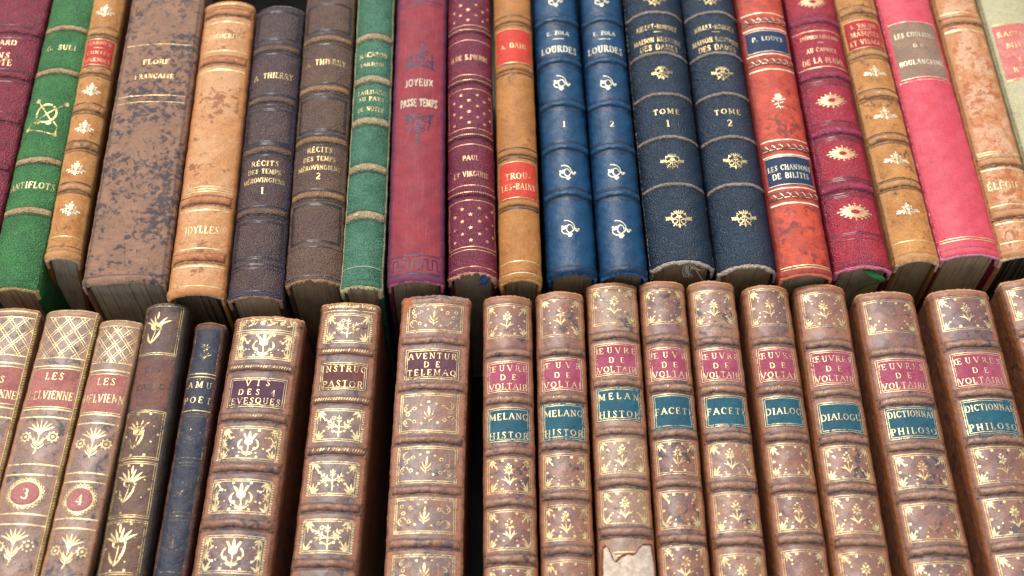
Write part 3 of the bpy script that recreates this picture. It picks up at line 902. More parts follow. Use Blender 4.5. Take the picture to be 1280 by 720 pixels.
        for sg in (-1, 1):
            for i in range(-9, 10):
                for off in (-.8, .8):
                    x = i * sp + off
                    r = clip((x - sg * hh * 3, -hh * 3 * k), (x + sg * hh * 3, hh * 3 * k))
                    if r: I.line(r, w)
        self.stamp(I, 'gilt_lattice', ink, c)

    def f_oval(self, v, rx, ry, num, mat):
        n = 26; V = []; F = []
        m = dict(rough=.5, seed=self.seed + 30.0, rim=None); m.update(mat)
        rings = [0, .35, .7, .96, 1.0]
        pts = [(0, 0)]
        for q in rings[1:]: pts += [(rx * q * math.cos(2 * math.pi * k / n), ry * q * math.sin(2 * math.pi * k / n)) for k in range(n)]
        A = np.array(pts); hh = np.array([.2] + [.2] * n * 3 + [0.0] * n)
        P = self.surf(A[:, 0], A[:, 1] + v, hh)
        F = [(0, 1 + k, 1 + (k + 1) % n) for k in range(n)]
        for q in range(3):
            F += [(1 + q * n + k, 1 + (q + 1) * n + k, 1 + (q + 1) * n + (k + 1) % n, 1 + q * n + (k + 1) % n) for k in range(n)]
        lab = mesh_object('volume_label', P, F, leather('label_leather', **m), self.e, attrs={'wear': [.05] * len(P), 'rim': [0.0] * len(P)})
        I = Ink()
        for (q, w) in ((1.02, .45), (1.11, .3)):
            I.line([(rx * q * math.cos(2 * math.pi * k / 32), ry * q * math.sin(2 * math.pi * k / 32)) for k in range(32)], w, True)
        for k in range(26):
            a = 2 * math.pi * k / 26
            I.ring((rx * 1.19 * math.cos(a), ry * 1.2 * math.sin(a)), .62, .3, n=8); I.leaf((rx * 1.05 * math.cos(a), ry * 1.05 * math.sin(a)), math.degrees(a) + 50, 1.6, .5)
        self.stamp(I, 'gilt_wreath', 'gold', v, h=.27, parent=lab)
        I = Ink(); draw_text(I, num, 0, 0, 4.8, bold=.9); self.stamp(I, 'lettering', 'gold', v, h=.28, parent=lab)

    def f_stars(self, v0, v1, ink='rose'):
        v0, v1 = sorted((v0, v1)); I = Ink(); hw = self.sa - 2.0; n = max(2, round((v1 - v0) / 4.3)); row = 0
        k = 0
        while True:
            v = v0 + 1.6 + k * 4.1
            if v > v1 - 1.2: break
            xs = (-.78, -.05, .68) if k % 2 == 0 else (-.42, .34, 1.0)
            for x in xs: I.star((x * hw * .95, v + self.R.uniform(-.3, .3)), 1.3)
            k += 1
        self.stamp(I, 'gilt_stars', ink)

    def f_key(self, v0, v1, ink='navy'):
        v0, v1 = sorted((v0, v1)); hw = self.sa - 1.2; I = Ink()
        I.line([(-hw, v1), (hw, v1)], .8); I.line([(-hw, v0), (hw, v0)], .8)
        a, b = v0 + (v1 - v0) * .25, v1 - (v1 - v0) * .22
        n = 5; p = 2 * hw / n
        for k in range(n):
            x = -hw + k * p
            I.line([(x, a), (x + p * .22, a), (x + p * .22, b), (x + p * .72, b), (x + p * .72, a), (x + p, a)], .75, step=.6)
        self.stamp(I, 'stamped_meander', ink)

    def f_zigzag(self, v, ht, ink='white'):
        hw = self.sa - .8; I = Ink(); n = 7; p = 2 * hw / n
        for k in range(n):
            x = -hw + k * p
            I.tri((x, v - ht / 2), (x + p * .8, v - ht / 2), (x + p * .45, v + ht / 2))
            I.line([(x + p * .55, v + ht / 2), (x + p * .95, v - ht * .3)], .45, step=.6)
        self.stamp(I, 'gilt_roll', ink)

    def f_dots(self, v, r=.35, gap=1.1, ink='gold'):
        I = Ink(); hw = self.sa - .5; n = int(2 * hw / gap)
        for k in range(n): I.dot((-hw + (k + .5) * 2 * hw / n, 0), r, n=6)
        self.stamp(I, 'gilt_beading', ink, v)

    def f_scallop(self, v, ht=3.0, ink='gold'):
        I = Ink(); hw = self.sa - 1.2; n = 4; p = 2 * hw / n
        for k in range(n):
            c = -hw + (k + .5) * p
            I.line(arcp(c, -ht / 2, p * .42, ht * .8, 10, 170), .4); I.line(arcp(c, -ht / 2, p * .25, ht * .5, 10, 170), .3)
            for a in (50, 90, 130): I.leaf((c, -ht / 2), a, ht * .75, .6)
            I.leaf((c + p / 2, -ht * .4), 90, ht * .9, .8)
        self.stamp(I, 'gilt_roll', ink, v)

    def f_flourish(self, v, ht, ink='gold'):
        I = Ink(); hw = self.sa - 1.6; n = 6; p = 2 * hw / n
        for k in range(n):
            c = -hw + (k + .5) * p
            if k % 2 == 0: I.dot((c, 0), ht * .26); I.leaf((c, -.2), 35, p * .6, .9, 30)
            else:
                for a in (30, 75, 120, 200): I.leaf((c, -.6), a, ht * .6, .9)
            I.curl((c + p * .3, -.2), 1.0, .5, 0, 250, .35, False)
        self.stamp(I, 'gilt_roll', ink, v)

    def f_edgeroll(self, sgn=1):
        # tooled gold roll along the joint: strip and beads
        s0 = self.sf - 1.9; s1 = self.sf + .4
        n = 160; v = np.linspace(1.5, self.L - 1.5, n)
        A = [];
        for q in (s0, (s0 + s1) / 2, s1): A.append(self.surf(np.full(n, sgn * q), v, .05))
        P = np.concatenate(A); F = [(r * n + i, r * n + i + 1, (r + 1) * n + i + 1, (r + 1) * n + i) for r in range(2) for i in range(n - 1)]
        if sgn > 0: F = [f[::-1] for f in F]
        st = mesh_object('gilt_edge', P, F, plain('dull_gold_edge', '#8a6426', '#c39a4c', .45, 900), self.e)
        I = Ink()
        for k in range(int((self.L - 4) / 1.5)): I.leaf((sgn * (s0 + .35), 2.3 + k * 1.5), 52 if sgn > 0 else 128, 1.9, .75)
        I.line([(sgn * (s0 - .25), 1.5), (sgn * (s0 - .25), self.L - 1.5)], .32)
        self.stamp(I, 'gilt_beading', 'gold', 0, h=.14, parent=st)

    def f_patch(self, pts, kind):
        """bare area where the covering has torn away; pts in (u, v), a fan about the centroid"""
        A = []
        n = len(pts)
        for i in range(n):
            a, b = np.array(pts[i]), np.array(pts[(i + 1) % n])
            m = max(1, int(np.linalg.norm(b - a) / 1.0))
            for k in range(m):
                p = a + (b - a) * k / m
                A.append(p + np.array([self.R.uniform(-.16, .16), self.R.uniform(-.16, .16)]))
        A = np.array(A); c = A.mean(0); n = len(A)
        rings = [0.0, .2, .4, .6, .8, .97, 1.0]
        pts2 = [c]
        for q in rings[1:]: pts2 += [c + (a - c) * q for a in A]
        B = np.array(pts2)
        hh = np.full(len(B), .12); hh[-n:] = -.02
        P = self.surf(B[:, 0], B[:, 1], hh)
        F = [(0, 1 + k, 1 + (k + 1) % n) for k in range(n)]
        for q in range(len(rings) - 2):
            F += [(1 + q * n + k, 1 + (q + 1) * n + k, 1 + (q + 1) * n + (k + 1) % n, 1 + q * n + (k + 1) % n) for k in range(n)]
        mats = {'cream': ('#c9b9a6', '#a8937c'), 'orange': ('#9a5530', '#b06a3c'), 'grey': ('#8f857c', '#6a6059'), 'sticker': ('#9fb0b5', '#7f8a94')}
        mesh_object('bare_patch', P, F, plain('exposed_' + kind, *mats[kind], .8, 350, self.seed), self.e)
        # curled lip of leather round the tear
        I = Ink()
        if kind == 'cream':
            lip = []
            K = len(A)
            up = [p for p in A if p[1] > 3]
            V = []; F = []
            for i, p in enumerate(A):
                o = p + (p - c) / (np.linalg.norm(p - c) + 1e-6) * 1.3
                for (q, h) in ((p, .1), (p * .7 + o * .3, .62), (o, .02)): V.append(self.surf(np.array([q[0]]), np.array([q[1]]), h)[0])
            for i in range(K - 1):
                if abs(A[i][0]) > self.sa + 1: continue
                for r in range(2): F.append((i * 3 + r, i * 3 + r + 1, (i + 1) * 3 + r + 1, (i + 1) * 3 + r))
            mesh_object('torn_lip', V, F, plain('torn_leather_edge', '#5d301a', '#7a4526', .75, 500), self.e)

    def f_ribbon(self, pts, w, c1, c2):
        """silk bookmark hanging out at the tail; pts in book millimetres (x, y, z)"""
        P = np.array(pts, float); n = 24
        t = np.linspace(0, len(P) - 1, n)
        Q = np.stack([np.interp(t, range(len(P)), P[:, k]) for k in range(3)], 1)
        for _ in range(3): Q[1:-1] = (Q[:-2] + 2 * Q[1:-1] + Q[2:]) / 4
        V = []; F = []
        for i in range(n):
            a = .5 * math.sin(i * .35)
            dx = np.array([math.cos(a), .2, math.sin(a) * .8]) * w / 2
            for k in (-1, -.33, .33, 1): V.append((Q[i] + dx * k + np.array([0, .25 * (k * k), 0])) * MM)
        F = grid_faces(n, 4)
        o = mesh_object('bookmark_ribbon', V, F, plain('silk_ribbon', c1, c2, .4, 600), self.e)
        md = o.modifiers.new('thickness', 'SOLIDIFY'); md.thickness = .00025

    def f_threads(self, seedn=0):
        """frayed sewing threads at the tail"""
        R = random.Random(9 + seedn); V = []; F = []
        def tube(pts, r):
            P = np.array(pts, float); n = 22
            t = np.linspace(0, len(P) - 1, n)
            Q = np.stack([np.interp(t, range(len(P)), P[:, k]) for k in range(3)], 1)
            for _ in range(3): Q[1:-1] = (Q[:-2] + 2 * Q[1:-1] + Q[2:]) / 4
            b = len(V)
            for q in Q:
                for k in range(5):
                    a = k * 2 * math.pi / 5; V.append((q + np.array([math.cos(a) * r, math.cos(a) * r * .3, math.sin(a) * r])) * MM)
            for i in range(n - 1):
                for k in range(5): F.append((b + i * 5 + k, b + i * 5 + (k + 1) % 5, b + (i + 1) * 5 + (k + 1) % 5, b + (i + 1) * 5 + k))
        for k in range(9):
            x0 = 2.5 + R.uniform(-1.5, 1.5)
            tube([(x0, 1.5, -2.4), (x0 + R.uniform(-2, 2), -1.2, -4 - R.uniform(0, 2)), (x0 + R.uniform(-2.5, 3), -2, -8 - R.uniform(0, 3)), (x0 + R.uniform(-1, 4), -1, -11 - R.uniform(0, 4))], .17)
        tube([(4, 1, -3), (8, -2, -5), (12, -1, -5.5)], .16); tube([(5, 1, -4), (9, -3, -9), (12, -5, -14)], .15)
        tube([(3, 1, -3), (5, -2, -3.4), (9, -1, -6), (13, .5, -5)], .15)
        mesh_object('loose_threads', V, F, plain('linen_thread', '#cfc8b8', '#a49c8b', .8, 900), self.e)

# ------------------------------------------------------------------ every book, sizes and places in millimetres
BOOKS = [
{'name': 'crimson_book',
 'label': 'crimson leather book cropped at the corner beside the green one',
 'rise': 5,
 'L': 217.8,
 'mat': {'base': '#80142c', 'second': '#921c36', 'worn': '#a8506a', 'rough': 0.36, 'grain': 'morocco', 'scuff': 0.05, 'mott': 0.6},
 'W': 37.5,
 'D': 118,
 'loc': (-289.2, 3.5, 6),
 'yaw': 2.05,
 'seed': 11,
 'feat': [('band', 171.5, 4.5, 1.6, {}, 0.0, None), ('rule', 176.0, 0.45, 'wine'), ('rule', 165.8, 0.5, 'wine'), ('band', 137.3, 4.5, 1.6, None, 0.0, None), ('rule', 141.5, 0.45, 'wine'), ('rule', 132.4, 0.5, 'wine'),
 ('band', 105.3, 4.5, 1.6, None, 0.0, None), ('rule', 109.9, 0.45, 'wine'), ('rule', 101.8, 0.5, 'wine'),
 ('text', [('DORARD', 162.0, 3.6, 20, -3), ('_', 157.6, 0.7, 6, -4), ('IONS', 152.0, 4.2, 14, -2), ('DE ROTE', 146.4, 4.4, 22, -4)], 'rose', 1.0, False, 0.0), ('band', 72.6, 4.5, 1.6, None, 0.0, None),
 ('rule', 67.6, 0.5, 'wine')]},
{'name': 'green_book',
 'label': 'bright green leather book with cream bands, lettered ANTIFLOTS',
 'rise': 4.2,
 'L': 225.5,
 'bow': 0.3,
 'mat': {'base': '#2c7034', 'second': '#3e8440', 'worn': '#b89a62', 'rough': 0.42, 'grain': 'morocco', 'scuff': 0.05, 'mott': 0.7, 'gbump': 1.2},
 'board': {'base': '#0d5a26', 'second': '#12662d', 'worn': '#2b6a38', 'rough': 0.35, 'grain': 'calf', 'scuff': 0},
 'jwear': 0.5,
 'fray': 0.55,
 'pages': ('#bfa78c', '#94785c'),
 'W': 26.4,
 'D': 118,
 'loc': (-256.0, -4.3, 6),
 'yaw': 1.84,
 'seed': 12,
 'feat': [('band', 181.2, 4.0, 1.5, {'base': '#b89763', 'second': '#c9ae7d', 'worn': '#d9c59a'}, 0.0, None), ('band', 147.5, 4.0, 1.5, {'base': '#b89763', 'second': '#c9ae7d', 'worn': '#d9c59a'}, 0.0, None),
 ('band', 83.1, 4.2, 1.5, {'base': '#b89763', 'second': '#c9ae7d', 'worn': '#d9c59a'}, 0.0, None), ('band', 49.2, 4.4, 1.5, {'base': '#b89763', 'second': '#c9ae7d', 'worn': '#d9c59a'}, 0.0, None),
 ('text', [('G. SULI', 166.0, 3.4, 17)], 'gold', 1.0, False, 0.0), ('text', [('ANTIFLOTS', 66.2, 4.1, 25)], 'gold', 1.0, False, 0.0), ('orn', 'trophy', 113.6, 1.58, 'mid', 0.0, 1)]},
{'name': 'small_tan_book',
 'label': 'small tan book with red label and gilt fleurons, leaning on the big mottled one',
 'rise': 4,
 'L': 206.5,
 'lean': 9,
 'rho': 3.2,
 'mat': {'base': '#c68a48', 'second': '#ac7032', 'worn': '#d8b58a', 'rim': '#b98652', 'rough': 0.48, 'speck': '#6a4326', 'speck_amt': 0.4, 'mott': 0.6},
 'board': {'base': '#a9702e', 'second': '#8d5a22', 'worn': '#c49a62', 'rough': 0.45, 'rim': '#8a5a26'},
 'pages': ('#dcd6d0', '#b8b2aa'),
 'fray': 0.35,
 'W': 18.3,
 'D': 118,
 'loc': (-233.1, 14.8, 6),
 'yaw': 2.33,
 'seed': 13,
 'feat': [('band', 158.9, 4.6, 1.6, {'base': '#c08d55', 'second': '#a9713a', 'worn': '#dcc09a'}, 0.0, None), ('rule', 163.2, 0.55, 'black'), ('rule', 154.7, 0.55, 'black'),
 ('label', 132.7, 153.9, {'base': '#c43a26', 'second': '#b02f20', 'worn': '#d88c6e'}, [('CARMEN', 150.1, 2.3, 13), ('_', 146.3, 0.35, 6), ('CONTES', 142.6, 2.3, 13), ('LEGENDES', 137.0, 2.6, 14)], 'rose', 'lines', None,
 False, 0.18, 0.22, 0.0),
 ('band', 129.0, 4.6, 1.6, {'base': '#c08d55', 'second': '#a9713a', 'worn': '#dcc09a'}, 0.0, None), ('rule', 133.0, 0.55, 'black'), ('rule', 125.0, 0.55, 'black'),
 ('band', 100.9, 4.6, 1.6, {'base': '#c08d55', 'second': '#a9713a', 'worn': '#dcc09a'}, 0.0, None), ('rule', 104.8, 0.55, 'black'), ('rule', 97.1, 0.55, 'black'),
 ('band', 74.0, 4.6, 1.6, {'base': '#c08d55', 'second': '#a9713a', 'worn': '#dcc09a'}, 0.0, None), ('rule', 77.7, 0.55, 'black'), ('rule', 70.3, 0.55, 'black'),
 ('band', 45.5, 4.6, 1.6, {'base': '#c08d55', 'second': '#a9713a', 'worn': '#dcc09a'}, 0.0, None), ('rule', 49.0, 0.55, 'black'), ('rule', 41.9, 0.55, 'black'), ('orn', 'fleuron', 175.7, 1.38, 'white', 0.0, 1),
 ('orn', 'fleuron', 113.9, 1.38, 'white', 0.0, 1), ('orn', 'fleuron', 87.0, 1.38, 'white', 0.0, 1), ('orn', 'fleuron', 57.9, 1.38, 'white', 0.0, 1), ('orn', 'fleuron', 30.6, 1.38, 'white', 0.0, 1),
 ('rule', 13.6, 0.5, 'gold'), ('rule', 7.5, 0.35, 'black')]},
{'name': 'thick_mottled_book',
 'label': 'thickest book of the upper row, worn brown with dark blotches, lettered FLORE FRANÇAISE',
 'rise': 2.2,
 'L': 221.7,
 'rho': 3.5,
 'bow': 0.2,
 'mat': {'base': '#9a7258', 'second': '#84644e', 'worn': '#b4967c', 'rim': None, 'rough': 0.62, 'speck': '#33323a', 'speck_amt': 0.8, 'sscale': 300, 'mott': 0.5, 'scuff': 0.35, 'grain': 'calf', 'spec': 0.35},
 'board': {'base': '#8a6248', 'second': '#7a5038', 'worn': '#b08468', 'rough': 0.7},
 'pages': ('#c4c0ba', '#8f8b86'),
 'fray': 0.3,
 'W': 43.5,
 'D': 118,
 'loc': (-199.1, -0.4, 6),
 'yaw': 1.99,
 'seed': 14,
 'feat': [('rule', 167.2, 0.35, 'faint'), ('rule', 164.6, 0.35, 'mid'), ('text', [('FLORE', 150.9, 3.4, 15), ('FRANÇAISE', 139.9, 3.0, 22)], 'mid', 1.0, False, 0.0), ('rule', 125.6, 0.35, 'mid'), ('rule', 120.8, 0.35, 'mid'),
 ('rule', 4.4, 0.35, 'black')]},
{'name': 'pale_tan_book',
 'label': 'pale tan leather book lettered THÉOCRITE and IDYLLES, its pages splayed below',
 'rise': 4,
 'L': 206.9,
 'rho': 3.4,
 'cap': 1.2,
 'mat': {'base': '#c48852', 'second': '#ce9a6a', 'worn': '#dcb78c', 'rim': '#bd7d47', 'rough': 0.45, 'speck': '#8a4e28', 'speck_amt': 0.35, 'mott': 0.9, 'scuff': 0.15},
 'pages': ('#8f826e', '#5c5242'),
 'splay': 7,
 'inset': 4.5,
 'fray': 0.3,
 'W': 29.6,
 'D': 118,
 'loc': (-161.5, -7.2, 6),
 'yaw': 1.96,
 'seed': 15,
 'feat': [('band', 197.0, 5.2, 1.9, {'base': '#ad6b3c', 'second': '#bd7f50', 'worn': '#d9a880'}, 0.0, None), ('rule', 203.6, 0.55, 'gold'), ('rule', 189.2, 1.0, 'gold'),
 ('text', [('THÉOCRITE', 177.7, 3.4, 20)], 'gold', 1.0, False, 0.0), ('rule', 166.4, 0.6, 'gold'), ('band', 158.9, 5.4, 2.0, {'base': '#ad6b3c', 'second': '#bd7f50', 'worn': '#d9a880'}, 0.0, None),
 ('rule', 151.6, 1.3, 'gold'), ('rule', 68.0, 0.5, 'gold'), ('dots', 66.4, 0.45, 0.95, 'gold'), ('rule', 64.8, 0.5, 'gold'),
 ('band', 58.9, 5.4, 2.0, {'base': '#ad6b3c', 'second': '#bd7f50', 'worn': '#d9a880'}, 0.0, None), ('rule', 52.6, 0.8, 'gold'), ('text', [('IDYLLES', 39.7, 4.4, 18)], 'gold', 1.0, False, 0.0), ('rule', 28.0, 0.6, 'gold'),
 ('band', 22.5, 5.4, 2.0, {'base': '#ad6b3c', 'second': '#bd7f50', 'worn': '#d9a880'}, 0.0, None), ('rule', 17.0, 0.8, 'gold'), ('rule', 4.8, 0.6, 'gold')]},
{'name': 'dark_brown_book',
 'label': 'dark aubergine brown book of the two-volume set, numbered 1 under MÉROVINGIENS',
 'group': 'two-volume dark brown set',
 'rise': 5.5,
 'L': 204.8,
 'mat': {'base': '#442c2c', 'second': '#563a32', 'worn': '#96785c', 'rough': 0.34, 'grain': 'morocco', 'mott': 0.5, 'scuff': 0.12, 'rim': '#3a3344', 'spec': 0.42},
 'jwear': 0.5,
 'fray': 0.5,
 'chew': 0.3,
 'pages': ('#c8b8a0', '#9c8c76'),
 'W': 28.0,
 'D': 118,
 'loc': (-131.3, -9.1, 6),
 'yaw': 1.94,
 'seed': 16,
 'feat': [('band', 170.2, 4.4, 1.6, {'base': '#5d3f36', 'second': '#7a5a3c', 'worn': '#b8905e'}, 0.0, None), ('rule', 174.6, 0.7, 'dark'), ('rule', 165.8, 0.7, 'dark'),
 ('band', 131.3, 4.4, 1.6, {'base': '#5d3f36', 'second': '#7a5a3c', 'worn': '#b8905e'}, 0.0, None), ('rule', 135.4, 0.7, 'dark'), ('rule', 127.1, 0.7, 'dark'),
 ('band', 95.1, 4.4, 1.6, {'base': '#5d3f36', 'second': '#7a5a3c', 'worn': '#b8905e'}, 0.0, None), ('rule', 99.0, 0.7, 'dark'), ('rule', 91.2, 0.7, 'dark'),
 ('band', 53.5, 4.4, 1.6, {'base': '#5d3f36', 'second': '#7a5a3c', 'worn': '#b8905e'}, 0.0, None), ('rule', 57.2, 0.7, 'dark'), ('rule', 49.9, 0.7, 'dark'),
 ('frame', 100.1, 124.2, 'dark', True, 0.55, 1.6, None, False, True, 1.0, False), ('frame', 23.4, 47.3, 'dark', True, 0.55, 1.6, None, False, True, 1.0, False), ('rule', 19.9, 0.9, 'dark'), ('rule', 17.5, 0.5, 'dark'),
 ('rule', 202.9, 0.6, 'dark'), ('frame', 177.1, 199.6, 'dark', True, 0.55, 1.6, None, False, True, 1.0, False), ('text', [('A. THIERRY', 149.2, 3.9, 23)], 'mid', 1.0, False, 0.0),
 ('text', [('RÉCITS', 85.7, 3.2, 15), ('DES TEMPS', 80.2, 2.9, 18), ('MÉROVINGIENS', 74.2, 2.9, 23.5), ('1', 67.2, 4.0)], 'mid', 1.0, False, 0.0), ('rule', 3.4, 0.5, 'dark')]},
{'name': 'brown_book',
 'label': 'worn brown book of the two-volume set, numbered 2 under MÉROVINGIENS',
 'group': 'two-volume dark brown set',
 'rise': 6,
 'L': 220.7,
 'mat': {'base': '#5c4236', 'second': '#70523c', 'worn': '#a88058', 'rough': 0.4, 'grain': 'morocco', 'mott': 0.6, 'scuff': 0.2, 'rim': '#6d5344'},
 'jwear': 0.5,
 'fray': 0.8,
 'chew': 0.5,
 'pages': ('#b4a68e', '#857864'),
 'W': 29.4,
 'D': 118,
 'loc': (-102.4, 0.5, 6),
 'yaw': 1.85,
 'seed': 17,
 'feat': [('band', 168.1, 4.4, 1.6, {'base': '#8a6340', 'second': '#a87e52', 'worn': '#c8a070'}, 0.0, None), ('rule', 172.5, 0.6, 'dark'), ('rule', 163.7, 0.8, 'dark'),
 ('band', 129.9, 4.4, 1.6, {'base': '#8a6340', 'second': '#a87e52', 'worn': '#c8a070'}, 0.0, None), ('rule', 134.1, 0.6, 'dark'), ('rule', 125.8, 0.8, 'dark'),
 ('band', 92.7, 4.4, 1.6, {'base': '#8a6340', 'second': '#a87e52', 'worn': '#c8a070'}, 0.0, None), ('rule', 96.7, 0.6, 'dark'), ('rule', 88.8, 0.6, 'dark'),
 ('band', 54.9, 4.4, 1.6, {'base': '#8a6340', 'second': '#a87e52', 'worn': '#c8a070'}, 0.0, None), ('rule', 58.7, 0.6, 'dark'), ('rule', 51.2, 0.6, 'dark'),
 ('frame', 99.0, 123.4, 'dark', True, 0.55, 1.6, None, False, True, 1.0, False), ('frame', 24.3, 49.1, 'dark', True, 0.55, 1.6, None, False, True, 1.0, False),
 ('frame', 174.4, 196.5, 'dark', True, 0.55, 1.6, None, False, True, 1.0, False), ('rule', 21.3, 0.5, 'dark'), ('rule', 2.9, 0.5, 'dark'), ('text', [('A. THIERRY', 150.0, 3.9, 24)], 'mid', 1.0, False, 0.0),
 ('text', [('RÉCITS', 85.4, 3.2, 14), ('DES TEMPS', 79.3, 2.9, 18), ('MÉROVINGIENS', 73.3, 2.9, 24), ('2', 67.3, 4.0)], 'mid', 1.0, False, 0.0)]},
{'name': 'narrow_green_book',
 'label': 'narrow sea-green book with scuffed cream bands, between dark brown and plum books',
 'rise': 5,
 'L': 225.0,
 'bow': -0.6,
 'mat': {'base': '#346c4e', 'second': '#488062', 'worn': '#b9ab80', 'rough': 0.5, 'grain': 'morocco', 'mott': 0.8, 'scuff': 0.75, 'wear': 1.1},
 'jwear': 0.75,
 'fray': 1.1,
 'chew': 0.5,
 'W': 21.7,
 'D': 118,
 'loc': (-76.9, -3.8, 6),
 'yaw': 1.26,
 'seed': 18,
 'feat': [('band', 173.7, 5.4, 1.5, {'base': '#b9a67c', 'second': '#a58f66', 'worn': '#d3c39c'}, 0.0, None), ('band', 140.9, 5.4, 1.5, {'base': '#b9a67c', 'second': '#a58f66', 'worn': '#d3c39c'}, 0.0, None),
 ('band', 110.2, 5.4, 1.5, {'base': '#b9a67c', 'second': '#a58f66', 'worn': '#d3c39c'}, 0.0, None), ('band', 77.6, 5.4, 1.5, {'base': '#b9a67c', 'second': '#a58f66', 'worn': '#d3c39c'}, 0.0, None),
 ('band', 45.6, 5.6, 1.5, {'base': '#b9a67c', 'second': '#a58f66', 'worn': '#d3c39c'}, 0.0, None),
 ('text', [('MACARON', 159.8, 3.4, 17), ('TAILHADE', 152.4, 2.6, 15), ('TAILHADE', 131.3, 2.8, 17), ('AU PAYS', 126.5, 2.8, 15), ('DE NOTES', 118.9, 3.0, 15)], 'mid', 1.0, False, 0.0), ('rule', 13.2, 0.3, 'cream')]},
{'name': 'plum_cloth_book',
 'label': 'faded plum cloth book with navy scrollwork, lettered JOYEUX PASSE-TEMPS',
 'rise': 4.0,
 'L': 220.6,
 'rho': 3.2,
 'cap': 0.3,
 'mat': {'base': '#962e36', 'second': '#802834', 'worn': '#b86c7c', 'rim': '#5a2444', 'rimw': 1.0, 'rough': 0.6, 'grain': 'cloth', 'mott': 0.45, 'scuff': 0.12, 'streak': 0.12, 'spec': 0.35},
 'jwear': 0.1,
 'fray': 0.35,
 'pages': ('#bcae96', '#8b7e68'),
 'W': 29.7,
 'D': 118,
 'loc': (-49.8, 0.5, 6),
 'yaw': 1.19,
 'seed': 19,
 'feat': [('orn', 'arabesque', 144.4, 1.12, 'navy', 0.0, 1), ('orn', 'arabesque', 111.6, 1.12, 'navy', 0, -1), ('text', [('JOYEUX', 134.1, 5.0, 16), ('PASSE-TEMPS', 119.2, 5.4, 21)], 'cream', 1.0, True, 0.0),
 ('key', 4.4, 15.8, 'navy'), ('rule', 197.8, 0.7, 'navy'), ('rule', 195.1, 0.4, 'navy')]},
{'name': 'star_patterned_book',
 'label': 'claret leather book sprinkled with gold stars, lettered PAUL ET VIRGINIE',
 'rise': 7,
 'L': 216.7,
 'mat': {'base': '#701630', 'second': '#82203a', 'worn': '#c48e74', 'rough': 0.36, 'grain': 'morocco', 'mott': 0.6, 'scuff': 0.06},
 'jwear': 0.35,
 'fray': 1.2,
 'chew': 0.9,
 'pages': ('#a89e90', '#7c7264'),
 'W': 25.5,
 'D': 118,
 'loc': (-20.3, 4.4, 6),
 'yaw': 1.59,
 'seed': 20,
 'feat': [('stars', 177.6, 193.9, 'rose'), ('rule', 175.0, 0.4, 'rose'), ('band', 170.5, 3.6, 1.4, None, 0.0, None), ('dots', 170.5, 0.4, 1.05, 'rose'), ('rule', 162.9, 0.45, 'rose'),
 ('text', [('B.DE S.PIERRE', 149.7, 3.6, 23)], 'rose', 1.0, False, 0.0), ('rule', 136.3, 0.45, 'rose'), ('band', 131.4, 3.6, 1.4, None, 0.0, None), ('dots', 131.4, 0.4, 1.05, 'rose'),
 ('frame', 96.8, 125.4, 'rose', False, 0.4, 1.0, None, False, True, 1.0, False), ('stars', 99.1, 123.6, 'rose'), ('band', 91.7, 3.6, 1.4, None, 0.0, None), ('dots', 91.7, 0.4, 1.05, 'rose'), ('rule', 85.5, 0.45, 'rose'),
 ('text', [('PAUL', 76.0, 3.2, 9), ('ET VIRGINIE', 65.0, 3.3, 20)], 'rose', 1.0, False, 0.0), ('rule', 57.4, 0.45, 'rose'), ('band', 52.1, 3.6, 1.4, None, 0.0, None), ('dots', 52.1, 0.4, 1.05, 'rose'),
 ('frame', 17.4, 47.3, 'rose', False, 0.4, 1.0, None, False, True, 1.0, False), ('stars', 19.9, 45.7, 'rose'), ('rule', 15.4, 0.4, 'rose'), ('rule', 4.9, 0.45, 'rose'),
 ('ribbon', [(5, 1.5, -3), (6.5, -0.8, -5), (5.5, -1.4, -7.5), (3.5, -0.6, -9)], 3.6, '#1c4d8c', '#123a6e')]},
{'name': 'golden_tan_book',
 'label': 'golden tan book with two red labels, lower one reading TROU-LES-BAINS',
 'rise': 5.5,
 'L': 219.6,
 'rho': 2.4,
 'mat': {'base': '#b87a38', 'second': '#a4682c', 'worn': '#c49658', 'rim': '#a06a34', 'rough': 0.42, 'mott': 0.6, 'scuff': 0.12, 'speck': '#74481f', 'speck_amt': 0.2},
 'pages': ('#ac9e86', '#7a6c58'),
 'fray': 0.4,
 'W': 22.1,
 'D': 118,
 'loc': (4.7, 1.5, 6),
 'yaw': 1.33,
 'seed': 21,
 'feat': [('band', 181.8, 4.2, 1.5, None, 0.0, None), ('rule', 177.9, 0.7, 'black'), ('rule', 185.7, 0.5, 'black'),
 ('label', 147.7, 175.3, {'base': '#d03e26', 'second': '#c43420', 'worn': '#d8806a'}, [('A. DAHL', 161.4, 3.6, 16)], 'gold', 'lines', None, False, 0.18, 0.22, 0.0), ('band', 144.7, 4.2, 1.5, None, 0.0, None),
 ('rule', 140.4, 0.9, 'black'), ('band', 82.8, 4.2, 1.5, None, 0.0, None), ('rule', 86.1, 0.5, 'black'), ('rule', 78.9, 0.9, 'black'),
 ('label', 51.3, 76.7, {'base': '#d03e26', 'second': '#c43420', 'worn': '#d8806a'}, [('TROU-', 66.3, 3.8, 14), ('LES-BAINS', 59.3, 3.8, 19)], 'gold', 'lines', None, False, 0.18, 0.22, 0.0),
 ('band', 48.6, 4.2, 1.5, None, 0.0, None), ('rule', 45.0, 0.9, 'black'), ('rule', 11.3, 0.5, 'gold'), ('rule', 3.9, 0.55, 'gold')]},
{'name': 'blue_book',
 'label': 'glossy blue leather volume numbered 1 below LOURDES, next to the golden tan book',
 'group': 'two glossy blue volumes',
 'rise': 7,
 'L': 215.8,
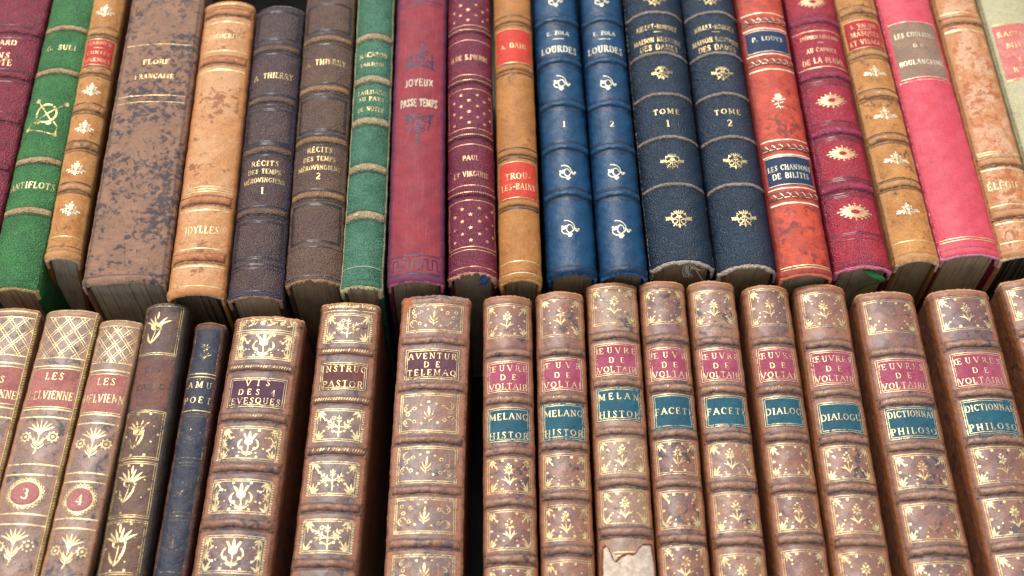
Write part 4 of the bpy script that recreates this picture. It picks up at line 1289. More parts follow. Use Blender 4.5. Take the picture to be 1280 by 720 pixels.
 'mat': {'base': '#004064', 'second': '#003656', 'worn': '#2d628c', 'rough': 0.24, 'grain': 'calf', 'mott': 0.6, 'scuff': 0.05, 'gbump': 0.6, 'spec': 0.32, 'rim': '#042440'},
 'fray': 0.3,
 'pages': ('#a89a84', '#76695a'),
 'W': 26.4,
 'D': 118,
 'loc': (31.6, 5.4, 6),
 'yaw': 1.65,
 'seed': 22,
 'feat': [('band', 178.5, 4.6, 1.7, {'base': '#004064', 'second': '#003854', 'worn': '#1f6498', 'rough': 0.2}, 0.0, None), ('rule', 183.1, 0.35, 'dark'), ('rule', 173.4, 0.35, 'dark'),
 ('band', 146.3, 4.6, 1.7, {'base': '#004064', 'second': '#003854', 'worn': '#1f6498', 'rough': 0.2}, 0.0, None), ('rule', 150.6, 0.35, 'dark'), ('rule', 141.4, 0.35, 'dark'),
 ('band', 113.8, 4.6, 1.7, {'base': '#004064', 'second': '#003854', 'worn': '#1f6498', 'rough': 0.2}, 0.0, None), ('rule', 117.9, 0.35, 'dark'), ('rule', 109.1, 0.35, 'dark'),
 ('band', 82.8, 4.6, 1.7, {'base': '#004064', 'second': '#003854', 'worn': '#1f6498', 'rough': 0.2}, 0.0, None), ('rule', 86.7, 0.35, 'dark'), ('rule', 78.3, 0.35, 'dark'),
 ('text', [('E. ZOLA', 167.6, 2.8, 13), ('_', 162.9, 0.45, 6.5), ('LOURDES', 155.0, 4.6, 21.5)], 'white', 1.1, False, 0.0), ('orn', 'swirl', 128.6, 1.47, 'white', 0.0, 1),
 ('text', [('1', 98.7, 3.8)], 'white', 1.0, False, 0.0), ('orn', 'swirl', 65.1, 1.47, 'white', 0.0, 1), ('orn', 'swirl', 27.6, 1.53, 'white', 0.0, 1), ('orn', 'swirl', 193.6, 1.35, 'white', 0.0, 1),
 ('rule', 4.4, 0.4, 'dark'), ('band', 51.1, 4.6, 1.7, {'base': '#004064', 'second': '#003854', 'worn': '#1f6498', 'rough': 0.2}, 0.0, None), ('rule', 54.8, 0.35, 'dark'), ('rule', 46.9, 0.35, 'dark')]},
{'name': 'blue_book',
 'label': 'glossy blue leather volume numbered 2 below LOURDES, next to the navy TOME 1',
 'group': 'two glossy blue volumes',
 'rise': 6.5,
 'L': 215.7,
 'mat': {'base': '#004064', 'second': '#003656', 'worn': '#2d628c', 'rough': 0.24, 'grain': 'calf', 'mott': 0.6, 'scuff': 0.05, 'gbump': 0.6, 'spec': 0.32, 'rim': '#042440'},
 'fray': 0.35,
 'pages': ('#a89a84', '#76695a'),
 'W': 24.9,
 'D': 118,
 'loc': (57.8, 5.4, 6),
 'yaw': 1.34,
 'seed': 23,
 'feat': [('band', 178.5, 4.6, 1.7, {'base': '#004064', 'second': '#003854', 'worn': '#1f6498', 'rough': 0.2}, 0.0, None), ('rule', 183.1, 0.35, 'dark'), ('rule', 173.4, 0.35, 'dark'),
 ('band', 146.3, 4.6, 1.7, {'base': '#004064', 'second': '#003854', 'worn': '#1f6498', 'rough': 0.2}, 0.0, None), ('rule', 150.6, 0.35, 'dark'), ('rule', 141.4, 0.35, 'dark'),
 ('band', 113.8, 4.6, 1.7, {'base': '#004064', 'second': '#003854', 'worn': '#1f6498', 'rough': 0.2}, 0.0, None), ('rule', 117.9, 0.35, 'dark'), ('rule', 109.1, 0.35, 'dark'),
 ('band', 82.8, 4.6, 1.7, {'base': '#004064', 'second': '#003854', 'worn': '#1f6498', 'rough': 0.2}, 0.0, None), ('rule', 86.7, 0.35, 'dark'), ('rule', 78.3, 0.35, 'dark'),
 ('text', [('E. ZOLA', 167.6, 2.8, 13), ('_', 162.8, 0.45, 6.5), ('LOURDES', 155.0, 4.6, 21.5)], 'white', 1.1, False, 0.0), ('orn', 'swirl', 128.6, 1.47, 'white', 0.0, 1),
 ('text', [('2', 98.7, 3.8)], 'white', 1.0, False, 0.0), ('orn', 'swirl', 65.1, 1.47, 'white', 0.0, 1), ('orn', 'swirl', 27.6, 1.53, 'white', 0.0, 1), ('orn', 'swirl', 193.6, 1.35, 'white', 0.0, 1),
 ('rule', 4.4, 0.4, 'dark'), ('band', 51.1, 4.6, 1.7, {'base': '#004064', 'second': '#003854', 'worn': '#1f6498', 'rough': 0.2}, 0.0, None), ('rule', 54.8, 0.35, 'dark'), ('rule', 46.8, 0.35, 'dark')]},
{'name': 'navy_book',
 'label': 'navy leather volume marked TOME 1, its sewing threads hanging loose',
 'group': 'two navy volumes',
 'rise': 10,
 'L': 209.3,
 'rho': 1.8,
 'mat': {'base': '#122a3c', 'second': '#183448', 'worn': '#b9a894', 'rough': 0.32, 'grain': 'morocco', 'mott': 0.5, 'scuff': 0.3, 'rim': '#16283c', 'gbump': 1.1},
 'jwear': 0.55,
 'fray': 1.0,
 'pages': ('#b4a088', '#88745e'),
 'W': 34.0,
 'D': 118,
 'loc': (88.8, 11.8, 6),
 'yaw': 1.28,
 'seed': 24,
 'feat': [('band', 177.9, 2.4, 1.1, {'base': '#a8988a', 'second': '#8c7c70', 'worn': '#c9b9a6', 'scuff': 0.2}, 0.0, None),
 ('band', 145.4, 2.4, 1.1, {'base': '#a8988a', 'second': '#8c7c70', 'worn': '#c9b9a6', 'scuff': 0.2}, 0.0, None),
 ('band', 114.4, 2.4, 1.1, {'base': '#a8988a', 'second': '#8c7c70', 'worn': '#c9b9a6', 'scuff': 0.2}, 0.0, None),
 ('band', 83.1, 2.4, 1.1, {'base': '#a8988a', 'second': '#8c7c70', 'worn': '#c9b9a6', 'scuff': 0.2}, 0.0, None),
 ('band', 50.6, 2.4, 1.1, {'base': '#a8988a', 'second': '#8c7c70', 'worn': '#c9b9a6', 'scuff': 0.2}, 0.0, None),
 ('text', [('MILLET-ROBINET', 166.3, 3.4, 25), ('_', 162.1, 0.45, 4.5), ('MAISON RUSTIQUE', 156.1, 3.5, 30), ('DES DAMES', 150.1, 4.0, 23)], 'mid', 1.1, False, 0.0), ('orn', 'crest', 130.1, 1.28, 'mid', 0.0, 1),
 ('text', [('TOME', 101.5, 3.4, 15), ('1', 92.8, 4.4)], 'gold', 1.0, False, 0.0), ('orn', 'crest', 66.4, 1.35, 'mid', 0.0, 1), ('orn', 'crest', 27.9, 1.38, 'gold', 0.0, 1), ('orn', 'crest', 189.1, 1.35, 'mid', 0.0, 1),
 ('threads', 1)]},
{'name': 'navy_book',
 'label': 'navy leather volume marked TOME 2 with a frayed pale rim',
 'group': 'two navy volumes',
 'rise': 9.5,
 'L': 211.8,
 'rho': 1.8,
 'mat': {'base': '#122a3c', 'second': '#183448', 'worn': '#b9a894', 'rough': 0.32, 'grain': 'morocco', 'mott': 0.5, 'scuff': 0.2, 'rim': '#16283c', 'gbump': 1.1},
 'jwear': 0.45,
 'fray': 1.0,
 'pages': ('#b4a088', '#88745e'),
 'W': 31.5,
 'D': 118,
 'loc': (122.9, 9.3, 6),
 'yaw': 1.34,
 'seed': 25,
 'feat': [('band', 180.4, 2.4, 1.1, {'base': '#a8988a', 'second': '#8c7c70', 'worn': '#c9b9a6', 'scuff': 0.2}, 0.0, None),
 ('band', 147.9, 2.4, 1.1, {'base': '#a8988a', 'second': '#8c7c70', 'worn': '#c9b9a6', 'scuff': 0.2}, 0.0, None),
 ('band', 116.9, 2.4, 1.1, {'base': '#a8988a', 'second': '#8c7c70', 'worn': '#c9b9a6', 'scuff': 0.2}, 0.0, None),
 ('band', 85.6, 2.4, 1.1, {'base': '#a8988a', 'second': '#8c7c70', 'worn': '#c9b9a6', 'scuff': 0.2}, 0.0, None),
 ('band', 53.0, 2.4, 1.1, {'base': '#a8988a', 'second': '#8c7c70', 'worn': '#c9b9a6', 'scuff': 0.2}, 0.0, None),
 ('text', [('MILLET-ROBINET', 168.8, 3.4, 25), ('_', 164.6, 0.45, 4.5), ('MAISON RUSTIQUE', 158.6, 3.5, 30), ('DES DAMES', 152.6, 4.0, 23)], 'mid', 1.1, False, 0.0), ('orn', 'crest', 132.5, 1.28, 'mid', 0.0, 1),
 ('text', [('TOME', 104.0, 3.4, 15), ('2', 95.3, 4.4)], 'gold', 1.0, False, 0.0), ('orn', 'crest', 68.8, 1.35, 'mid', 0.0, 1), ('orn', 'crest', 30.3, 1.38, 'gold', 0.0, 1), ('orn', 'crest', 191.6, 1.35, 'mid', 0.0, 1)]},
{'name': 'mottled_red_book',
 'label': 'mottled red leather book with dark blue labels, lettered LES CHANSONS DE BILITIS',
 'rise': 4.5,
 'L': 216.7,
 'mat': {'base': '#c84828', 'second': '#b03c24', 'worn': '#d0785c', 'rim': '#8c3024', 'rough': 0.34, 'mott': 1.2, 'speck': '#6e241c', 'speck_amt': 0.45, 'scuff': 0.05},
 'fray': 0.45,
 'pages': ('#c4b69c', '#96886e'),
 'W': 27.9,
 'D': 118,
 'loc': (151.9, 4.4, 6),
 'yaw': 1.07,
 'seed': 26,
 'feat': [('rule', 184.7, 0.7, 'white'), ('band', 178.8, 4.2, 1.5, {'base': '#963226', 'second': '#a8402e', 'worn': '#c88a70'}, 0.0, None), ('zigzag', 178.5, 3.2, 'white'), ('rule', 172.4, 0.9, 'white'),
 ('label', 153.4, 171.1, {'base': '#0e2c52', 'second': '#0a2447', 'worn': '#42608a'}, [('P. LOUYS', 164.1, 3.2, 18)], 'white', 'lines', None, False, 0.18, 0.22, 0.0), ('rule', 152.2, 0.7, 'white'),
 ('band', 146.6, 4.2, 1.5, {'base': '#963226', 'second': '#a8402e', 'worn': '#c88a70'}, 0.0, None), ('zigzag', 146.3, 3.2, 'white'), ('rule', 140.5, 0.9, 'white'), ('orn', 'rose', 115.9, 1.47, 'white', 0.0, 1),
 ('rule', 88.8, 0.7, 'white'), ('band', 83.8, 4.2, 1.5, {'base': '#963226', 'second': '#a8402e', 'worn': '#c88a70'}, 0.0, None), ('zigzag', 83.5, 3.2, 'white'), ('rule', 78.2, 0.9, 'white'),
 ('label', 57.4, 77.6, {'base': '#0e2c52', 'second': '#0a2447', 'worn': '#42608a'}, [('LES CHANSONS', 69.4, 3.3, 24), ('DE BILITIS', 63.9, 3.5, 20)], 'white', 'lines', None, False, 0.18, 0.22, 0.0),
 ('rule', 55.8, 0.7, 'white'), ('band', 51.0, 4.2, 1.5, {'base': '#963226', 'second': '#a8402e', 'worn': '#c88a70'}, 0.0, None), ('zigzag', 50.7, 3.2, 'white'), ('rule', 45.7, 0.9, 'white'), ('rule', 5.9, 0.5, 'gold'),
 ('rule', 4.4, 0.6, 'gold')]},
{'name': 'raspberry_book',
 'label': 'raspberry red book lettered AU CAPRICE DE LA PLUME, green ribbon at its foot',
 'rise': 6,
 'L': 212.3,
 'mat': {'base': '#b81832', 'second': '#a61430', 'worn': '#cf7486', 'rough': 0.3, 'grain': 'morocco', 'mott': 0.6, 'scuff': 0.06, 'rim': '#8a0e2e', 'spec': 0.42},
 'board': {'base': '#6e1226', 'second': '#5c0e20', 'worn': '#8c3040', 'rough': 0.4},
 'jwear': 0.2,
 'fray': 0.7,
 'pages': ('#b8ac98', '#8a7e6c'),
 'W': 30.3,
 'D': 118,
 'loc': (182.1, 8.9, 6),
 'yaw': 0.96,
 'seed': 27,
 'feat': [('band', 174.4, 4.8, 1.8, {'base': '#a82050', 'second': '#a01a44'}, 0.0, None), ('rule', 179.6, 0.5, 'wine'), ('rule', 169.2, 0.5, 'wine'), ('band', 131.8, 4.8, 1.8, {'base': '#a82050', 'second': '#a01a44'}, 0.0, None),
 ('rule', 136.7, 0.5, 'wine'), ('rule', 127.0, 0.5, 'wine'), ('band', 90.6, 4.8, 1.8, {'base': '#a82050', 'second': '#a01a44'}, 0.0, None), ('rule', 95.2, 0.5, 'wine'), ('rule', 86.1, 0.5, 'wine'),
 ('band', 51.9, 4.8, 1.8, {'base': '#a82050', 'second': '#a01a44'}, 0.0, None), ('rule', 56.2, 0.5, 'wine'), ('rule', 47.6, 0.5, 'wine'), ('rule', 166.0, 0.6, 'rose'), ('rule', 137.9, 0.6, 'rose'),
 ('frame', 96.9, 125.2, 'wine', True, 0.4, 1.6, None, False, True, 1.0, False), ('frame', 57.3, 85.0, 'wine', True, 0.4, 1.6, None, False, True, 1.0, False),
 ('frame', 21.1, 46.1, 'wine', True, 0.4, 1.6, None, False, True, 1.0, False), ('orn', 'eye', 112.7, 1.61, 'rose', 0.0, 1), ('orn', 'eye', 74.3, 1.61, 'rose', 0.0, 1), ('orn', 'eye', 35.0, 1.68, 'rose', 0.0, 1),
 ('orn', 'eye', 189.4, 1.54, 'rose', 0.0, 1), ('text', [('STÉPHEN LIÉGEARD', 161.0, 2.5, 23), ('_', 156.5, 0.4, 4), ('AU CAPRICE', 150.9, 3.0, 18), ('DE LA PLUME', 142.8, 3.9, 25)], 'rose', 1.0, False, 0.0),
 ('rule', 18.0, 0.35, 'wine'), ('ribbon', [(2, 2, -6), (5, -0.6, -7), (9, -2.0, -8.0), (10.5, -2, -10.5), (9, -1.5, -13), (4, -0.5, -16), (2, 0, -22)], 4.2, '#3d9448', '#1f6c34')]},
{'name': 'amber_tan_book',
 'label': 'amber tan book with red label MASQUES ET VISAGES and wide gilt fleurons',
 'rise': 5,
 'L': 207.9,
 'rho': 2.8,
 'mat': {'base': '#c68a48', 'second': '#ac7032', 'worn': '#d8b58a', 'rim': '#b98652', 'rough': 0.48, 'speck': '#6a4326', 'speck_amt': 0.4, 'mott': 0.6},
 'board': {'base': '#8c6530', 'second': '#6e4a20', 'worn': '#c49a62', 'rough': 0.55},
 'pages': ('#a8987e', '#766850'),
 'fray': 0.35,
 'W': 23.8,
 'D': 118,
 'loc': (210.8, 13.3, 6),
 'yaw': 1.52,
 'seed': 28,
 'feat': [('band', 177.8, 4.6, 1.6, {'base': '#c08d55', 'second': '#a9713a', 'worn': '#dcc09a'}, 0.0, None), ('rule', 182.1, 0.55, 'black'), ('rule', 173.5, 0.55, 'black'),
 ('label', 147.7, 170.6, {'base': '#b3201c', 'second': '#a01c1a', 'worn': '#cc6e60'}, [('L. VALADE', 165.5, 3.0, 15), ('_', 162.6, 0.4, 8), ('MASQUES', 159.1, 3.5, 17), ('ET VISAGES', 152.7, 3.6, 20)], 'rose', 'lines',
 None, False, 0.18, 0.22, 0.0),
 ('band', 144.0, 4.6, 1.6, {'base': '#c08d55', 'second': '#a9713a', 'worn': '#dcc09a'}, 0.0, None), ('rule', 148.1, 0.55, 'black'), ('rule', 139.9, 0.55, 'black'),
 ('band', 113.0, 4.6, 1.6, {'base': '#c08d55', 'second': '#a9713a', 'worn': '#dcc09a'}, 0.0, None), ('rule', 116.9, 0.55, 'black'), ('rule', 109.1, 0.55, 'black'),
 ('band', 81.1, 4.6, 1.6, {'base': '#c08d55', 'second': '#a9713a', 'worn': '#dcc09a'}, 0.0, None), ('rule', 84.8, 0.55, 'black'), ('rule', 77.4, 0.55, 'black'),
 ('band', 49.6, 4.6, 1.6, {'base': '#c08d55', 'second': '#a9713a', 'worn': '#dcc09a'}, 0.0, None), ('rule', 53.2, 0.55, 'black'), ('rule', 46.1, 0.55, 'black'), ('orn', 'widefleuron', 129.2, 1.24, 'white', 0.0, 1),
 ('orn', 'widefleuron', 97.7, 1.24, 'white', 0.0, 1), ('orn', 'widefleuron', 66.5, 1.28, 'white', 0.0, 1), ('orn', 'widefleuron', 32.1, 1.28, 'white', 0.0, 1), ('rule', 12.5, 0.5, 'gold'), ('rule', 7.0, 0.4, 'faint')]},
{'name': 'pink_cloth_book',
 'label': 'bright pink cloth book with a wide beige label and plain spine below',
 'rise': 4.6,
 'L': 204.3,
 'rho': 2.4,
 'cap': 0.3,
 'mat': {'base': '#c63c4c', 'second': '#d04c5a', 'worn': '#d890a4', 'rough': 0.5, 'grain': 'cloth', 'mott': 0.6, 'scuff': 0.12, 'spec': 0.4, 'streak': 0.08},
 'board': {'base': '#7c0c2a', 'second': '#6a0a24', 'worn': '#a04058', 'rough': 0.35},
 'jwear': 0.55,
 'fray': 0.4,
 'pages': ('#cabda6', '#9c8f78'),
 'W': 31.8,
 'D': 118,
 'loc': (239.1, 16.8, 6),
 'yaw': 1.34,
 'seed': 29,
 'feat': [('label', 121.5, 165.8, {'base': '#98795f', 'second': '#8a6c58', 'worn': '#b8a088', 'mott': 1.0}, [('LES COULISSES', 154.9, 3.4, 24), ('DU', 146.1, 2.4, 6), ('BOULANGISME', 133.7, 3.5, 26)], 'white', 'lines', 14.5,
 False, 0.18, 0.15, 0.0),
 ('rule', 120.3, 0.35, 'gold'), ('rule', 11.1, 0.4, 'gold'), ('rule', 9.6, 0.4, 'gold')]},
{'name': 'marbled_tan_book',
 'label': 'marbled pale orange leather book lettered ÉLÉGIES near the frame edge',
 'rise': 3.6,
 'L': 205.3,
 'rho': 3.0,
 'cap': 1.5,
 'mat': {'base': '#c4804c', 'second': '#d2a27c', 'worn': '#dcbc98', 'rim': '#b07a4a', 'rough': 0.4, 'speck': '#a05626', 'speck_amt': 0.7, 'mott': 1.3, 'scuff': 0.15},
 'pages': ('#5c5c52', '#34342e'),
 'splay': 5,
 'inset': 4,
 'W': 25.9,
 'D': 118,
 'loc': (266.9, 15.8, 6),
 'yaw': 0.45,
 'seed': 30,
 'feat': [('band', 167.4, 5.2, 1.9, None, 0.0, None), ('rule', 173.9, 0.8, 'gold'), ('rule', 159.7, 1.3, 'gold'), ('rule', 69.0, 0.5, 'gold'), ('dots', 67.4, 0.42, 0.95, 'gold'), ('rule', 65.7, 0.5, 'gold'),
 ('band', 62.4, 5.2, 1.9, None, 0.0, None), ('rule', 57.4, 0.7, 'gold'), ('text', [('ÉLÉGIES', 46.1, 4.2, 20, -1)], 'gold', 1.0, False, 0.0), ('rule', 33.3, 0.6, 'gold'), ('band', 27.5, 5.4, 2.0, None, 0.0, None),
 ('rule', 21.8, 0.8, 'gold'), ('rule', 9.5, 0.6, 'gold')]},
{'name': 'sage_book',
 'label': 'pale sage book with a faded pink label, cut off by the corner',
 'rise': 3.2,
 'L': 195.2,
 'rho': 2.5,
 'mat': {'base': '#b0a880', 'second': '#b8b08a', 'worn': '#c8c09a', 'rough': 0.6, 'grain': 'cloth', 'mott': 0.5, 'scuff': 0.1},
 'W': 29.5,
 'D': 118,
 'loc': (295.9, 25.8, 6),
 'yaw': 0.49,
 'seed': 31,
 'feat': [('label', 110.6, 155.5, {'base': '#c8685e', 'second': '#d08478', 'worn': '#e0b4a4', 'mott': 1.1, 'streak': 0.1},
 [('RACINE', 146.5, 3.4, 18, -2), ('MILLE', 137.6, 3.6, 15), ('ET', 126.4, 2.8, 6), ('ROSES', 119.1, 3.2, 15)], 'mid', 'lines', None, True, 0.18, 0.22, 0.0)]},
{'name': 'lattice_tooled_book',
 'label': 'brown volume with gilt lattice top, cropped so only NES shows on its label',
 'group': 'brown volumes with gilt lattice tops',
 'rise': 2.6,
 'L': 170,
 'rho': 1.6,
 'mat': {'base': '#966e54', 'second': '#806254', 'rim': '#9a6e4c', 'worn': '#b08a64', 'rough': 0.34, 'mott': 0.7, 'speck': '#2a2028', 'speck_amt': 0.45, 'scuff': 0.12, 'grain': 'calf', 'gbump': 0.8, 'spec': 0.5, 'wax': 0.28},
 'W': 26.2,
 'D': 112,
 'loc': (-255.3, -181.6, 0),
 'yaw': -0.55,
 'seed': 32,
 'feat': [('rule', 167.6, 0.75, 'gold'), ('rule', 164.3, 0.6, 'gold'), ('lattice', 142.9, 163.8, 'gold', 0.3), ('rule', 142.4, 0.6, 'gold'), ('rule', 137.9, 0.75, 'gold'),
 ('label', 114.8, 136.5, {'base': '#a05a52', 'second': '#b06c60', 'worn': '#b8806a', 'mott': 0.8, 'scuff': 0.2}, [('LES', 128.5, 3.6, 9), ('HELVIENNES', 120.5, 4.2, 25, 1.5)], 'gold', 'lines', 11.8, False, 0.18, 0.1,
 0.0),
 ('rule', 113.5, 0.75, 'gold'), ('rule', 108.3, 0.75, 'gold'), ('orn', 'carnation', 97.7, 1.84, 'gold', 0.0, 1), ('rule', 84.3, 0.7, 'gold'), ('rule', 79.0, 0.7, 'gold'),
 ('oval', 68.9, 6.9, 6.0, '2', {'base': '#a8605c', 'second': '#b47470', 'worn': '#d0a090', 'scuff': 0.2}), ('rule', 59.0, 0.7, 'gold'), ('rule', 53.9, 0.7, 'gold'), ('orn', 'carnation', 43.1, 1.84, 'gold', 0.0, 1),
 ('edgeroll', 1)]},
{'name': 'lattice_tooled_book',
 'label': 'lattice-topped brown volume whose pink oval holds the figure three',
 'group': 'brown volumes with gilt lattice tops',
 'rise': 2.6,
 'L': 170,
 'rho': 1.6,
 'mat': {'base': '#966e54', 'second': '#806254', 'rim': '#9a6e4c', 'worn': '#b08a64', 'rough': 0.34, 'mott': 0.7, 'speck': '#2a2028', 'speck_amt': 0.45, 'scuff': 0.12, 'grain': 'calf', 'gbump': 0.8, 'spec': 0.5, 'wax': 0.28},
 'W': 27.0,
 'D': 112,
 'loc': (-228.4, -182.5, 0),
 'yaw': -1.47,
 'seed': 33,
 'feat': [('rule', 169.0, 0.75, 'gold'), ('rule', 165.2, 0.6, 'gold'), ('lattice', 142.0, 164.8, 'gold', 0.3), ('rule', 141.6, 0.6, 'gold'), ('rule', 137.0, 0.75, 'gold'),
 ('label', 113.6, 136.1, {'base': '#a05a52', 'second': '#b06c60', 'worn': '#b8806a', 'mott': 0.8, 'scuff': 0.2}, [('LES', 131.2, 3.6, 9), ('HELVIENNE', 120.6, 4.2, 22)], 'gold', 'lines', 11.8, False, 0.18, 0.1, 0.0),
 ('rule', 113.1, 0.75, 'gold'), ('rule', 108.8, 0.75, 'gold'), ('orn', 'carnation', 98.2, 1.84, 'gold', 0.0, 1), ('rule', 84.0, 0.7, 'gold'), ('rule', 78.7, 0.7, 'gold'),
 ('oval', 69.0, 6.9, 6.0, '3', {'base': '#a8605c', 'second': '#b47470', 'worn': '#d0a090', 'scuff': 0.2}), ('rule', 59.1, 0.7, 'gold'), ('rule', 54.0, 0.7, 'gold'), ('orn', 'carnation', 43.6, 1.84, 'gold', 0.0, 1),
 ('edgeroll', 1)]},
{'name': 'lattice_tooled_book',
 'label': 'lattice-topped brown volume beside the tulip-tooled one, its pink oval numbered four',
 'group': 'brown volumes with gilt lattice tops',
 'rise': 2.6,
 'L': 168,
 'rho': 1.6,
 'mat': {'base': '#966e54', 'second': '#806254', 'rim': '#9a6e4c', 'worn': '#b08a64', 'rough': 0.34, 'mott': 0.7, 'speck': '#2a2028', 'speck_amt': 0.45, 'scuff': 0.12, 'grain': 'calf', 'gbump': 0.8, 'spec': 0.5, 'wax': 0.28},
 'W': 22.0,
 'D': 112,
 'loc': (-203.2, -186.6, 0),
 'yaw': -1.75,
 'seed': 34,
 'feat': [('rule', 167.1, 0.75, 'gold'), ('rule', 163.8, 0.6, 'gold'), ('lattice', 143.5, 163.3, 'gold', 0.3), ('rule', 143.0, 0.6, 'gold'), ('rule', 138.5, 0.75, 'gold'),
 ('label', 114.7, 137.1, {'base': '#a05a52', 'second': '#b06c60', 'worn': '#b8806a', 'mott': 0.8, 'scuff': 0.2}, [('LES', 132.2, 3.6, 9), ('HELVIENN', 123.0, 4.2, 20)], 'gold', 'lines', 10.05, False, 0.18, 0.1, 0.0),
 ('rule', 114.3, 0.75, 'gold'), ('rule', 109.6, 0.75, 'gold'), ('orn', 'carnation', 98.6, 1.84, 'gold', 0.0, 1), ('rule', 83.7, 0.7, 'gold'), ('rule', 79.2, 0.7, 'gold'),
 ('oval', 70.0, 6.2, 6.0, '4', {'base': '#a8605c', 'second': '#b47470', 'worn': '#d0a090', 'scuff': 0.2}), ('rule', 60.9, 0.7, 'gold'), ('rule', 56.2, 0.7, 'gold'), ('orn', 'carnation', 45.5, 1.84, 'gold', 0.0, 1)]},
{'name': 'tulip_tooled_book',
 'label': 'dark blue-brown volume with big gilt tulips, standing higher than its neighbours',
 'rise': 4,
 'L': 172,
 'rho': 3.4,
 'lean': -5,
 'mat': {'base': '#6c4c38', 'second': '#5a4238', 'rim': '#38302a', 'worn': '#7a6a58', 'rough': 0.33, 'mott': 1.1, 'scuff': 0.15, 'speck': '#5a3428', 'speck_amt': 0.35, 'grain': 'calf', 'spec': 0.42},
 'board': {'base': '#3c2018', 'second': '#4a2a1c', 'worn': '#6e4a30', 'rough': 0.5},
 'jwear': 0.3,
 'W': 22.9,
 'D': 112,
 'loc': (-177.9, -180.7, 0),
 'yaw': -0.14,
 'seed': 35,
 'feat': [('frame', 141.6, 170.6, 'mid', True, 0.3, 1.2, None, False, True, 1.0, False), ('orn', 'bigtulip', 156.8, 1.76, 'gold', -1.5, 1),
 ('label', 111.8, 139.7, {'base': '#7a4e3c', 'second': '#6a4440', 'worn': '#9a7050', 'mott': 1.2}, [('LES', 132.9, 2.6, 8), ('CATEC', 123.6, 2.8, 14)], 'black', False, None, False, 0.5, 0.08, 0.0),
 ('frame', 85.1, 110.5, 'mid', True, 0.3, 1.2, None, 1, True, 1.0, False), ('orn', 'bigtulip', 98.5, 1.67, 'mid', -1, 1), ('frame', 55.7, 83.5, 'mid', True, 0.3, 1.2, None, 1, True, 1.0, False),
 ('orn', 'bigtulip', 71.6, 1.76, 'gold', -1, 1), ('frame', 28.3, 54.2, 'mid', True, 0.3, 1.2, None, 1, True, 1.0, False), ('orn', 'bigtulip', 42.2, 1.81, 'gold', -1, 1)]},
{'name': 'slim_navy_book',
 'label': 'slim dark blue worn volume with faint gilding between two brown ones',
 'rise': 2.6,
 'L': 168,
 'rho': 2.2,
 'mat': {'base': '#1c2638', 'second': '#2c2a34', 'rim': '#5a3a30', 'rimw': 1.2, 'worn': '#80563e', 'rough': 0.36, 'mott': 1.1, 'scuff': 0.2, 'grain': 'calf', 'spec': 0.42},
 'board': {'base': '#4a2c20', 'second': '#38221c', 'worn': '#7a5238', 'rough': 0.5},
 'jwear': 0.5,
 'fray': 0.7,
 'W': 15.6,
 'D': 109,
 'loc': (-156.0, -186.3, -3),
 'yaw': -0.85,
 'seed': 36,
 'feat': [('frame', 138.4, 163.7, 'faint', False, 0.3, 1.0, None, False, True, 1.0, False), ('orn', 'sprig', 150.3, 1.17, 'faint', 0.0, 1), ('rule', 138.0, 0.45, 'mid'), ('rule', 136.2, 0.4, 'mid'),
 ('text', [('AMU', 131.7, 3.2, 12), ('POET', 123.3, 3.2, 14)], 'gold', 1.0, False, 0.0), ('rule', 117.6, 0.4, 'mid'), ('rule', 115.9, 0.35, 'faint'),
 ('frame', 92.5, 114.6, 'faint', False, 0.3, 1.0, None, False, True, 1.0, False), ('orn', 'vine', 103.4, 0.91, 'faint', 0.0, 1), ('rule', 90.0, 0.4, 'faint'),
 ('frame', 64.9, 88.4, 'faint', False, 0.3, 1.0, None, False, True, 1.0, False), ('orn', 'vine', 76.1, 0.91, 'faint', 0.0, 1), ('rule', 63.0, 0.4, 'faint'),
 ('frame', 36.1, 61.0, 'faint', False, 0.3, 1.0, None, False, True, 1.0, False), ('orn', 'vine', 49.4, 0.91, 'faint', 0.0, 1), ('dots', 134.8, 0.3, 1.2, 'faint')]},
{'name': 'wide_tulip_book',
 'label': 'wide brown volume with bright gilt tulips and purple label VIS DES 4 EVESQUES',
 'rise': 3.2,
 'L': 172,
 'rho': 3.0,
 'mat': {'base': '#7c5038', 'second': '#5a4044', 'rim': '#965c36', 'worn': '#b48660', 'rough': 0.34, 'wax': 0.32, 'mott': 1.0, 'speck': '#241a26', 'speck_amt': 0.35, 'scuff': 0.2, 'grain': 'calf', 'spec': 0.55},
 'jwear': 0.3,
 'fray': 0.9,
 'W': 35.7,
 'D': 112,
 'loc': (-128.2, -188.3, 0),
 'yaw': -1.59,
 'seed': 37,
 'feat': [('flourish', 167.3, 4.6, 'gold'), ('frame', 146.9, 170.1, 'gold', True, 0.4, 2.4, None, False, True, 1.0, True), ('rule', 163.5, 0.4, 'gold'), ('rule', 162.3, 0.35, 'gold'),
 ('frame', 146.9, 162.1, 'gold', True, 0.26, 2.4, 1.0, 2, True, 1.5, True), ('orn', 'tulip', 154.7, 1.72, 'gold', 0.0, 1), ('frame', 91.9, 109.5, 'gold', True, 0.26, 2.4, 1.0, 2, True, 1.5, True),
 ('orn', 'tulip', 100.6, 1.72, 'gold', 0.0, 1), ('frame', 65.3, 82.1, 'gold', True, 0.26, 2.4, 1.0, 2, True, 1.5, True), ('orn', 'tulip', 73.6, 1.72, 'gold', 0.0, 1),
 ('frame', 36.6, 54.4, 'gold', True, 0.26, 2.4, 1.0, 2, True, 1.5, True), ('orn', 'tulip', 46.0, 1.72, 'gold', 0.0, 1), ('band', 141.9, 4.0, 1.7, {'base': '#7c4c30', 'second': '#8c5a3a', 'worn': '#b08460'}, 0.16, 'gold'),
